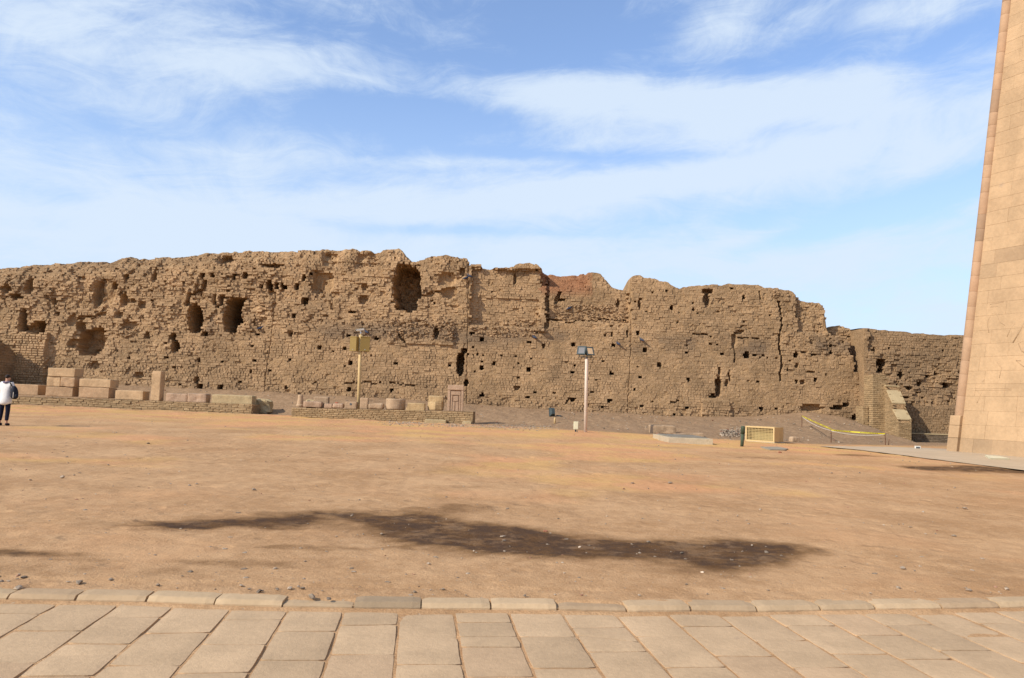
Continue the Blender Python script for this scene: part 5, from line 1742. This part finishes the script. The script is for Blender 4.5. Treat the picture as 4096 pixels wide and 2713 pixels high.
def cabinet(x0, x1, y0, y1, yaw, mat):
    a, b = onY(x0, y1, Yp - .1), onY(x1, y0, Yp - .1)
    wd, ht = b[0] - a[0], b[2] - a[2]
    c = Vector(((a[0] + b[0]) / 2, Yp - .12, (a[2] + b[2]) / 2))
    M = Matrix.Translation(c) @ Matrix.Rotation(yaw, 4, 'Z')
    wd /= math.cos(yaw)
    mb = MB(); mb.box(-wd / 2 + .012, wd / 2 - .012, -.02, .42, -ht / 2 + .02, ht / 2 - .02, M)
    o = mb.build('loudspeaker', M_olive, lp)
    mb = MB(); mb.box(-wd / 2 + .02, wd / 2 - .02, -.035, -.021, -ht / 2 + .05, ht / 2 - .05, M); gq = mb.build('grille', mat, o)
    mb = MB(); mb.box(-wd / 2, wd / 2, -.05, .43, ht / 2 - .045, ht / 2, M); bevel_mesh(mb.build('top_rim', M_olive, o), .008, 1)
    mb = MB(); mb.box(-wd / 2, wd / 2, -.05, .43, -ht / 2, -ht / 2 + .045, M); bevel_mesh(mb.build('bottom_rim', M_olive, o), .008, 1)
    mb = MB(); mb.box(-.02, .02, -.042, -.0352, -ht / 2 + .075, -ht / 2 + .095, M); mb.build('badge', M_mirror, o)


cabinet(1397, 1431, 1347, 1404, R(-24), M_olive2)
cabinet(1440, 1481, 1348, 1405, R(14), M_olive2)
mb = MB(); cpn = onY(1443, 1340, Yp); cpe = onY(1443, 1327, Yp); mb.tube([cpn, cpe], .035, 10); mb.tube([cpe, cpe + np.array([-.02, -.05, .04])], .05, 10); br_ = mb.build('camera_bracket', M_mirror, lp, smooth=True)
c0, c1_ = onY(1425, 1321, Yp - .1), onY(1456, 1317, Yp + .05)
dv = Vector(c1_ - c0); Mx = Matrix.Translation(Vector((c0 + c1_) / 2)) @ dv.to_track_quat('X', 'Z').to_matrix().to_4x4()
L2 = dv.length / 2
mb = MB(); mb.box(-L2, L2, -.055, .055, -.05, .045, Mx); sc_ = mb.build('security_camera', M_plaque, lp); bevel_mesh(sc_, .015, 2)
mb = MB(); mb.box(-L2 - .04, L2 + .02, -.065, .065, .048, .062, Mx); mb.build('sun_shield', M_ivory, sc_)
mb = MB(); mb.tube([Mx @ Vector((-L2 - .02, 0, 0)), Mx @ Vector((-L2 + .02, 0, 0))], .035, 12); mb.build('lens', M_dark, sc_)

# floodlight pole
p = gpix(2342, 1729)
Yp = p[1]
tp = onY(2347, 1430, Yp)
fp = empty('floodlight_pole', p)
tag(fp, 'white pole carrying two tilted floodlights in front of the wall', 'pole')
mb = MB(); mb.tube([p - np.array([0, 0, .15]), p + (tp - p) * .96, tp], [.078, .075, .05], 16); mb.build('pole', M_white, fp, smooth=True)


def flood(parent, cx, cy_, Y, wd, ht, yaw, pitch, glass, depth=.26, housing=M_bluegrey, legs=True):
    c = Vector(onY(cx, cy_, Y))
    M = Matrix.Translation(c) @ Matrix.Rotation(yaw, 4, 'Z') @ Matrix.Rotation(pitch, 4, 'X')
    mb = MB()
    P_ = [(-wd / 2, 0, -ht / 2), (wd / 2, 0, -ht / 2), (wd / 2, 0, ht / 2), (-wd / 2, 0, ht / 2), (-wd * .3, depth, -ht * .3), (wd * .3, depth, -ht * .3), (wd * .3, depth, ht * .3), (-wd * .3, depth, ht * .3)]
    P_ = [M @ Vector(q) for q in P_]
    mb.add(P_, [(1, 0, 4, 5), (2, 1, 5, 6), (3, 2, 6, 7), (0, 3, 7, 4), (4, 7, 6, 5), (0, 1, 2, 3)])
    o = mb.build('floodlight', housing, parent)
    bm = bmesh.new(); bm.from_mesh(o.data); bmesh.ops.recalc_face_normals(bm, faces=bm.faces[:]); bm.to_mesh(o.data); bm.free()
    mb = MB(); e = .025
    mb.box(-wd / 2 - e, wd / 2 + e, -.03, -.002, ht / 2 - e, ht / 2 + e, M); mb.box(-wd / 2 - e, wd / 2 + e, -.03, -.002, -ht / 2 - e, -ht / 2 + e, M); mb.box(-wd / 2 - e, -wd / 2 + e, -.03, -.002, -ht / 2 + e, ht / 2 - e, M); mb.box(wd / 2 - e, wd / 2 + e, -.03, -.002, -ht / 2 + e, ht / 2 - e, M)
    mb.build('rim', housing, o)
    mb = MB(); mb.box(-wd / 2 + e, wd / 2 - e, -.014, -.004, -ht / 2 + e, ht / 2 - e, M); mb.build('glass', glass, o)
    if legs:
        mb = MB()
        for sx_ in (-.32, .32):
            q0 = M @ Vector((sx_ * wd, .12, -ht / 2 + .03)); mb.tube([q0, q0 + Vector((0, .02, -.13))], .018, 8)
        mb.build('bracket', M_dark, o)
    return o


flood(fp, 2326, 1402, Yp - .12, .34, .36, R(-22), R(-22), M_glass)
flood(fp, 2360, 1405, Yp - .12, .34, .36, R(28), R(-22), M_mirror)
mb = MB(); a = onY(2322, 1428, Yp); b = onY(2372, 1429, Yp); mb.tube([a, b], .022, 8); mb.build('crossbar', M_dark, fp)

# floodlight standing on the slope and its small neighbours
p = gpix(2207, 1668)
gf = empty('ground_floodlight', p)
tag(gf, 'dark floodlight on two short legs standing on the slope below the wall', 'floodlight')
flood(gf, 2208, 1649, p[1], .30, .44, R(200), R(12), M_glass, depth=.2, legs=False)
zc_ = onY(2208, 1660, p[1])[2]
for k in (-.08, .10):
    mb = MB(); mb.tube([(p[0] + k, p[1], p[2] - .08), (p[0] + k * .9, p[1], zc_ + .05)], .02, 8); mb.build('leg', M_dark, gf)
p = gpix(2235, 1668)
mb = MB(); mb.box(p[0] - .14, p[0] + .14, p[1] - .1, p[1] + .1, p[2] - .05, p[2] + .10); o = mb.build('junction_box', M_dark); bevel_mesh(o, .02, 2)
tag(o, 'small dark junction box on the slope beside the ground floodlight', 'box')
p = gpix(2219, 1694)
mb = MB(); mb.tube([p - np.array([0, 0, .06]), p + np.array([0, 0, .24]), p + np.array([.01, 0, .30])], [.05, .05, .045], 12); o = mb.build('short_stub_post', M_cream, None, smooth=True)
tag(o, 'short cream stub post in front of the ground floodlight', 'post')
p = gpix(2310, 1728)
eb = empty('electrical_box', p)
tag(eb, 'ivory electrical cabinet on a thin post beside the floodlight pole', 'electrical box')
a, b = onY(2294, 1718, p[1]), onY(2313, 1687, p[1])
mb = MB(); mb.box(a[0], b[0], p[1] - .14, p[1] + .06, a[2], b[2]); o = mb.build('cabinet', M_ivory, eb); bevel_mesh(o, .012, 2)
mb = MB(); mb.box(a[0] + .02, b[0] - .02, p[1] - .152, p[1] - .1405, a[2] + .03, b[2] - .03); mb.build('door', M_ivory, o)
mb = MB(); mb.box(b[0] - .05, b[0] - .005, p[1] - .03, p[1] + .02, p[2] - .1, b[2] - .05); mb.build('post', M_ivory, eb)
mb = MB(); mb.box(a[0] + .06, b[0] - .08, p[1] - .10, p[1] + .02, a[2] - .10, a[2]); mb.build('cable_gland', M_dark, eb)

# ------------------------------------------------------------------ barrier: stakes, rope, tape
stk = [(3207, 1710, 1662), (3324, 1771, 1718), (3542, 1782, 1734)]
tops = []
for i, (x, yb, yt) in enumerate(stk):
    p = gpix(x, yb)
    t3 = onY(x + (-3 if i == 2 else 0), yt, p[1])
    mb = MB(); mb.tube([p - np.array([0, 0, .15]), (p + t3) / 2 + np.array([.01, 0, 0]), t3], .021, 8)
    o = mb.build('stake', M_rust)
    tag(o, ['rusty stake at the upper end of the barrier tape on the slope', 'rusty stake at the bend of the yellow barrier tape', 'rusty stake tied to the tape beside the curved buttress'][i], 'stake')
    tops.append(t3)
p = gpix(3553, 1781); t3 = onY(3557, 1756, p[1])
mb = MB(); mb.tube([p - np.array([0, 0, .1]), (p + t3) / 2, t3], .015, 8); o = mb.build('stake', M_rust); tag(o, 'bent short rusty stake against the foot of the curved buttress', 'stake')


def strip(a, b, sag, wd, n=28, u0=0.0, tw=0.0):
    a, b = np.array(a), np.array(b)
    V, UV = [], []
    L = np.linalg.norm(b - a)
    for k in range(n + 1):
        t = k / n
        c = a + (b - a) * t - np.array([0, 0, sag * 4 * t * (1 - t)])
        an = tw * math.sin(t * 9) + .1
        V += [c + np.array([0, -math.sin(an) * wd / 2, wd / 2 * math.cos(an)]), c - np.array([0, -math.sin(an) * wd / 2, wd / 2 * math.cos(an)])]
        UV += [(u0 + L * t, 1), (u0 + L * t, 0)]
    return V, UV


tv, tuv, tf = [], [], []
for i in range(2):
    V, UV = strip(tops[i] + np.array([0, -.03, -.03]), tops[i + 1] + np.array([0, -.03, .02 if i == 0 else -.02]), .015, .060, 30, i * 2.2, .35)
    b0_ = len(tv)
    tv += V; tuv += UV
    tf += [(b0_ + 2 * k, b0_ + 2 * k + 1, b0_ + 2 * k + 3, b0_ + 2 * k + 2) for k in range(30)]
me = bpy.data.meshes.new('barrier_tape')
me.from_pydata([tuple(v) for v in tv], [], tf)
ul = me.uv_layers.new(name='UVMap')
for lp_ in me.loops:
    ul.data[lp_.index].uv = tuv[lp_.vertex_index]
tape = new_obj('barrier_tape', me, M_tape)
tag(tape, 'yellow barrier tape with black print strung between rusty stakes', 'tape')
mb = MB()
for i in range(2):
    a, b = tops[i] + np.array([0, -.02, -.07]), tops[i + 1] + np.array([0, -.02, -.05])
    mb.tube([a + (b - a) * t - np.array([0, 0, .11 * 4 * t * (1 - t)]) for t in np.linspace(0, 1, 14)], .011, 6)
o = mb.build('rope', M_rope, None, smooth=True)
tag(o, 'thin white rope sagging below the yellow barrier tape', 'rope')
p = gpix(3671, 1797)
pq = empty('plaque', p)
tag(pq, 'small white plaque lying at the foot of the curved buttress', 'plaque')
mb = MB(); mb.box(p[0] - .12, p[0] + .12, p[1] - .02, p[1] + .03, p[2] - .02, p[2] + .135); o = mb.build('panel', M_plaque, pq); bevel_mesh(o, .006, 1)
mb = MB(); mb.box(p[0] - .085, p[0] + .085, p[1] - .026, p[1] - .021, p[2] + .035, p[2] + .10); mb.build('print', M_ink, pq)
# pale board lying by the tower
pr = [gpix(a, b) for a, b in [(3940, 1829), (3962, 1842), (4040, 1843), (4000, 1833)]]
mb = MB()
mb.add([(q[0], q[1], q[2] + .02) for q in pr] + [(q[0], q[1], q[2] + .08) for q in pr], [(3, 2, 1, 0), (4, 5, 6, 7), (0, 1, 5, 4), (1, 2, 6, 5), (2, 3, 7, 6), (3, 0, 4, 7)])
o = mb.build('board', M_ivory); tag(o, 'pale board lying on the ground at the foot of the stone tower', 'board')

# ------------------------------------------------------------------ pigeons at the holes of the wall
def pigeon(r, x, y, yaw, lab):
    wx, wz = wpt(r, x, y)
    dpt = float(samp1(D1, np.array([wx]), np.array([wz]))[0])
    c = Vector((wx, WALLY + dpt - .13, wz))
    M = Matrix.Translation(c) @ Matrix.Rotation(yaw, 4, 'Z')
    mb = MB()
    mb.tube([M @ Vector(q) for q in [(-.21, 0, -.06), (-.14, 0, -.03), (-.06, 0, .0), (.03, 0, .03), (.09, 0, .07), (.115, 0, .11), (.135, 0, .14), (.155, 0, .145), (.19, 0, .135)]], [.012, .03, .062, .075, .058, .036, .036, .028, .004], 10)
    o = mb.build('pigeon', M_pigeon, None, smooth=True)
    tag(o, lab, 'pigeon', 'pigeons on the mudbrick wall')
    mb = MB()
    for s_ in (-1, 1):
        mb.tube([M @ Vector(q) for q in [(.0, .03 * s_, -.04), (.0, .03 * s_, -.12)]], .006, 6)
    mb.build('legs', M_red, o)
    for s_ in (-1, 1):
        mb = MB()
        mb.tube([M @ Vector(q) for q in [(.06, .062 * s_, .035), (-.02, .074 * s_, .02), (-.14, .045 * s_, -.035), (-.20, .02 * s_, -.05)]], [.012, .034, .026, .006], 8)
        mb.build('wing', M_pigeon, o, smooth=True)


for a in [(2, 760, 712, .5, 'dark pigeon above the square hole right of the tall cave'), (2, 1003, 772, .2, 'dark pigeon in the hole beside the long vertical joint'), (2, 1122, 482, 2.6, 'dark pigeon perched in the hole below the shaded recess'),
          (3, 1102, 318, .2, 'dark pigeon on the ledge near the top of the vertical joint'), (3, 1133, 302, 2.9, 'dark pigeon right at the straight joint near the wall top'), (3, 322, 742, 2.4, 'dark pigeon on the wall just behind the security camera'),
          (4, 370, 688, 2.6, 'dark pigeon below the rubble ledge left of the floodlight pole'), (4, 1025, 738, 2.2, 'dark pigeon by the hole right of the floodlights'), (4, 1210, 708, 2.5, 'dark pigeon on the sooty patch beside the last joint'), (4, 645, 452, .3, 'dark pigeon on the rubble slope below the red brickwork')]:
    pigeon(*a)

# ------------------------------------------------------------------ rubble and pebbles
ICO = bmesh.new(); bmesh.ops.create_icosphere(ICO, subdivisions=1, radius=1.0)
IV = np.array([v.co[:] for v in ICO.verts]); IF = np.array([[v.index for v in f.verts] for f in ICO.faces]); ICO.free()


def scatter(name, pos, size, mat, flat=.6, tint=None, parent=None, seed=0):
    r = np.random.default_rng(seed)
    n = len(pos)
    V = np.repeat(IV[None], n, 0) * (1 + r.normal(0, .22, (n, len(IV), 1)))
    a = r.uniform(0, 2 * np.pi, n)
    V = V * np.stack([r.uniform(.7, 1.5, n), r.uniform(.7, 1.1, n), np.full(n, flat) * r.uniform(.7, 1.2, n)], -1)[:, None] * np.asarray(size)[:, None, None]
    ca, sa_ = np.cos(a)[:, None], np.sin(a)[:, None]
    V = np.stack([V[..., 0] * ca - V[..., 1] * sa_, V[..., 0] * sa_ + V[..., 1] * ca, V[..., 2]], -1)
    V = V + np.asarray(pos)[:, None]
    Fq = (IF[None] + (np.arange(n) * len(IV))[:, None, None]).reshape(-1, 3)
    if tint is None:
        tb = r.uniform(.6, 1.1, n)
        tint = np.stack([tb, (r.random(n) < .08) * .6, r.uniform(0, .35, n) * (r.random(n) < .4)], -1)
    me = mesh_from(name, V.reshape(-1, 3), Fq, attr={'tint': np.repeat(tint[:, None], len(IV), 1).reshape(-1, 3)})
    o = new_obj(name, me, mat, parent)
    o['kind'] = 'stuff'
    return o


r = np.random.default_rng(4)
# fallen brick rubble on the ledges of the wall
pos, siz = [], []
for (rg_, x0, x1, y0, y1, n) in [(3, 480, 1010, 620, 790, 260), (4, 30, 430, 540, 680, 170), (4, 520, 1110, 420, 540, 330), (3, 1130, 1370, 690, 760, 70), (3, 260, 400, 150, 220, 40), (4, 470, 1115, 540, 560, 60), (2, 780, 920, 195, 225, 50), (1, 900, 1080, 700, 780, 60), (6, 0, 60, 20, 90, 30)]:
    for _ in range(n):
        x, z = wpt(rg_, r.uniform(x0, x1), r.uniform(y0, y1))
        dpt = float(samp1(D1, np.array([x]), np.array([z]))[0])
        pos.append((x, WALLY + dpt + r.uniform(-.06, .05), z)); siz.append(r.uniform(.04, .11))
o = scatter('rubble', np.array(pos), siz, M_rubble, .7, parent=main_wall, seed=5)
# stones on the slope and gravel by the plinth
pos, siz = [], []
for _ in range(1500):
    x = r.uniform(-33, 21); y = r.uniform(36.5, 47.6)
    if y < np.interp(x, [-33, -12, 4, 9, 15, 21], [42.5, 40.5, 36, 34.5, 34, 37]): continue
    pos.append((x, y, float(g(x, y)) + .0)); siz.append(.02 + .05 * r.random() ** 3)
for _ in range(1500):
    t = r.random()
    px = 1560 + 640 * t + r.normal(0, 30); py = 1690 + 22 * t + r.normal(0, 5)
    q = gpix(px, py); pos.append(tuple(q)); siz.append(r.uniform(.015, .045))
for _ in range(500):
    q = gpix(r.uniform(2880, 2985), 1738 + r.normal(0, 6)); pos.append((q[0], q[1], q[2] + max(0, r.normal(.05, .06)))); siz.append(r.uniform(.03, .08))
for _ in range(160):
    q = gpix(r.uniform(3700, 4096), r.uniform(1806, 1815) + 0); pos.append(tuple(q)); siz.append(r.uniform(.015, .05))
o = scatter('slope_gravel', np.array(pos), siz, M_pebble, .6, seed=6)
tag(o, 'loose stones and gravel strewn on the slope below the wall', 'gravel')
# pebbles on the court
pos, siz = [], []
for _ in range(3200):
    y = 6.1 + 30 * r.random() ** 1.7
    x = r.uniform(-.85, .85) * (y + 2)
    if y < float(kerb_y(x)) + .22: continue
    z = float(g(x, y))
    pos.append((x, y, z)); siz.append((.0045 + .016 * r.random() ** 3.5) * (1 + .02 * y))
o = scatter('court_pebbles', np.array(pos), siz, M_pebble, .55, seed=8)
tag(o, 'tiny pebbles and crumbs strewn over the sandy court', 'pebbles')
# pebbles that can be told apart
PB = [(2010, 2147, .035, 1.1, 'grey'), (1715, 2258, .035, 1, 'grey'), (1100, 2277, .034, .9, 'grey'), (318, 2330, .04, .8, 'grey'), (75, 2352, .055, .9, 'brown'), (2182, 2127, .03, 1.1, 'red'), (2318, 2190, .032, 1.35, 'pale'), (3008, 2183, .026, 1.4, 'pale'), (2809, 2292, .026, 1.4, 'pale'), (3612, 2275, .045, .85, 'grey'), (342, 2046, .05, .7, 'grey'), (3860, 2035, .06, .9, 'brown'), (1015, 1960, .05, .7, 'brown'), (3590, 2352, .03, 1.0, 'grey'),
      (2680, 1932, .055, .7, 'grey'), (2530, 1934, .05, .6, 'dark'), (979, 2215, .03, 1.0, 'brown'), (1247, 2392, .045, .8, 'brown'), (1315, 2397, .028, .6, 'dark'), (950, 2053, .04, .9, 'grey'), (3120, 1812, .09, .8, 'red'), (250, 1910, .06, .7, 'brown'), (592, 1775, .07, .5, 'dark')]
for i, (px, py, sz, br, cn) in enumerate(PB):
    q = gpix(px, py)
    red = .8 if cn == 'red' else 0.0
    blk = .6 if cn == 'dark' else (.25 if cn == 'grey' else 0)
    me_o = scatter('pebble', np.array([[0, 0, 0]]), [sz * .7], M_pebble, .55, tint=np.array([[br * 1.1, red, blk]]), seed=200 + i)
    del me_o['kind']
    me_o.location = Vector((q[0], q[1], q[2] + sz * .15))
    tag(me_o, {'grey': 'grey pebble lying loose on the sand of the court', 'brown': 'brown stone lying loose on the sand of the court', 'red': 'reddish stone lying loose on the sand of the court', 'pale': 'pale pebble lying on the dark damp stain', 'dark': 'dark pebble lying loose on the sand of the court'}[cn], 'pebble', cn + ' pebbles on the court')
    own = {0: 'grey pebble lying in the middle of the dark damp stain', 5: 'reddish stone just past the upper edge of the damp stain', 20: 'reddish stone beside the flat grey concrete slab', 17: 'brown stone lying against the kerb near its grey stone', 18: 'dark pebble lying against the back of the kerb', 22: 'dark pebble on the sand in front of the long plinth', 8: 'pale pebble on dry sand between the damp stain and the kerb', 4: 'big brown stone lying behind the dusty end of the kerb', 11: 'flat brown stone on the sand towards the stone tower'}
    if i in own: me_o['label'] = own[i]

# ------------------------------------------------------------------ the visitor
pf = gpix(12, 1703)
PX, PY, PZ = float(pf[0]), float(pf[1]), float(g(pf[0], pf[1]))


def skin_mesh(name, verts, edges, rads, mat, parent, sub=2):
    me = bpy.data.meshes.new(name)
    me.from_pydata(verts, edges, [])
    o = bpy.data.objects.new(name, me)
    COL.objects.link(o)
    sk = o.modifiers.new('skin', 'SKIN')
    sk.use_smooth_shade = True
    for i, rr2 in enumerate(rads):
        sv = me.skin_vertices[0].data[i]
        sv.radius = rr2 if hasattr(rr2, '__len__') else (rr2, rr2)
        sv.use_root = (i == 0)
    sb = o.modifiers.new('sub', 'SUBSURF'); sb.levels = sub; sb.render_levels = sub
    bpy.context.view_layer.update()
    dg = bpy.context.evaluated_depsgraph_get()
    m2 = bpy.data.meshes.new_from_object(o.evaluated_get(dg))
    m2.name = name
    bpy.data.objects.remove(o)
    for p in m2.polygons: p.use_smooth = True
    m2.materials.clear()
    o2 = new_obj(name, m2, mat, parent)
    o2.location = (0, 0, 0)
    return o2


person = empty('person', (PX, PY, PZ))
tag(person, 'person in white top and navy trousers seen from behind, holding something in front', 'person')
# local frame: +x right, -y towards the camera; she looks away (+y), weight on both feet
J = dict(pel=(0, 0, .90), wst=(0, .01, 1.05), chs=(.0, .02, 1.24), nck=(0, .02, 1.395), hd0=(0, .045, 1.47), hd1=(0, .06, 1.555),
         hipR=(.085, 0, .86), knR=(.10, .015, .47), anR=(.105, -.02, .085), toR=(.125, .11, .035),
         hipL=(-.085, 0, .86), knL=(-.105, .02, .47), anL=(-.115, -.01, .085), toL=(-.14, .12, .035),
         shR=(.155, .02, 1.33), elR=(.235, .03, 1.07), wrR=(.12, .22, 1.06), haR=(.06, .28, 1.10),
         shL=(-.155, .02, 1.33), elL=(-.235, .03, 1.07), wrL=(-.10, .22, 1.08), haL=(-.04, .28, 1.11))
K = list(J)
V = [J[k] for k in K]
E = [('pel', 'wst'), ('wst', 'chs'), ('chs', 'nck'), ('nck', 'hd0'), ('hd0', 'hd1'), ('pel', 'hipR'), ('hipR', 'knR'), ('knR', 'anR'), ('anR', 'toR'), ('pel', 'hipL'), ('hipL', 'knL'), ('knL', 'anL'), ('anL', 'toL'), ('chs', 'shR'), ('shR', 'elR'), ('elR', 'wrR'), ('wrR', 'haR'), ('chs', 'shL'), ('shL', 'elL'), ('elL', 'wrL'), ('wrL', 'haL')]
RD = dict(pel=(.135, .10), wst=(.115, .09), chs=(.135, .10), nck=.048, hd0=(.068, .085), hd1=(.072, .09), hipR=.085, knR=.055, anR=.036, toR=.034, hipL=.085, knL=.055, anL=.036, toL=.034, shR=.052, elR=.038, wrR=.026, haR=.03, shL=.052, elL=.038, wrL=.026, haL=.03)
# fingers of both hands curl in front
for sd, sx_ in (('R', -1), ('L', 1)):
    hb = Vector(J['ha' + sd])
    for q, (oz, ln) in enumerate(((.03, .05), (.012, .058), (-.006, .054), (-.024, .044))):
        a = 'f%s%d' % (sd, q); b = a + 'b'
        K += [a, b]; V += [tuple(hb + Vector((sx_ * .015, .045, oz))), tuple(hb + Vector((sx_ * (.015 + ln * .6), .06, oz + .005)))]
        RD[a] = .0095; RD[b] = .008
        E += [('ha' + sd, a), (a, b)]
    a = 't' + sd
    K += [a]; V += [tuple(hb + Vector((sx_ * .035, .005, .045)))]; RD[a] = .0095; E += [('ha' + sd, a)]
ix = {k: i for i, k in enumerate(K)}
skin_mesh('body', V, [(ix[a], ix[b]) for a, b in E], [RD[k] for k in K], M_skin, person)
sk = ['pel2', 'wst', 'chs', 'nk', 'shR', 'elR', 'wrR', 'shL', 'elL', 'wrL']
SV = [J['chs'], (0, .01, 1.06), (0, .005, .93), (0, 0, .80), (0, 0, .63), (0, .02, 1.375), J['shR'], J['elR'], (.135, .20, 1.06), J['shL'], J['elL'], (-.115, .20, 1.075)]
skin_mesh('shirt', SV, [(0, 1), (1, 2), (2, 3), (3, 4), (0, 5), (0, 6), (6, 7), (7, 8), (0, 9), (9, 10), (10, 11)], [(.172, .128), (.172, .128), (.190, .145), (.205, .165), (.205, .165), (.07, .07), .078, .062, .046, .078, .062, .046], M_shirt, person)
TV = [(0, 0, .89), (.088, 0, .82), (.100, .015, .47), (.105, -.018, .14), (-.088, 0, .82), (-.105, .02, .47), (-.115, -.008, .14)]
skin_mesh('trousers', TV, [(0, 1), (1, 2), (2, 3), (0, 4), (4, 5), (5, 6)], [(.125, .095), .096, .068, .055, .096, .068, .055], M_navy, person)
for sd in 'RL':
    a, b = Vector(J['an' + sd]), Vector(J['to' + sd])
    skin_mesh('shoe', [tuple(a + Vector((0, -.03, -.035))), tuple(a + Vector((0, .03, -.032))), tuple(b)], [(0, 1), (1, 2)], [(.046, .05), (.05, .052), (.046, .038)], M_black, person, 1)
skin_mesh('hair', [(0, .035, 1.475), (0, .04, 1.55), (0, .075, 1.605), (0, -.035, 1.55), (0, -.065, 1.565)], [(0, 1), (1, 2), (1, 3), (3, 4)], [(.078, .078), (.088, .090), (.074, .068), .05, .045], M_hair, person)
skin_mesh('scarf', [(-.10, .05, 1.385), (-.07, -.055, 1.375), (.0, -.075, 1.36), (.07, -.055, 1.375), (.10, .05, 1.385)], [(0, 1), (1, 2), (2, 3), (3, 4)], [.028, .03, .034, .03, .028], M_scarf, person)
# backpack slung at her right side
bpk = empty('backpack', (PX + .30, PY - .04, PZ + .75))
tag(bpk, 'black backpack hanging from the right shoulder of the person in white', 'backpack')
b_ = skin_mesh('bag', [(0, 0, .08), (.01, 0, .25), (-.02, 0, .42), (-.05, 0, .52)], [(0, 1), (1, 2), (2, 3)], [(.105, .10), (.125, .12), (.105, .10), (.05, .05)], M_black, bpk)
q_ = skin_mesh('pocket', [(.09, -.06, .12), (.10, -.06, .26)], [(0, 1)], [(.06, .07), (.055, .06)], M_black, bpk)
mb = MB(); mb.tube([(-.06, -.05, .50), (-.11, -.09, .60), (-.15, -.03, .655), (-.14, .06, .64), (-.08, .11, .50), (-.02, .10, .30)], .018, 8); o = mb.build('strap', M_black, bpk, smooth=True); o.location = (0, 0, 0)
mb = MB(); mb.box(.03, .05, -.125, -.120, .14, .32); o = mb.build('reflective_strip', M_mirror, bpk); o.location = (0, 0, 0)
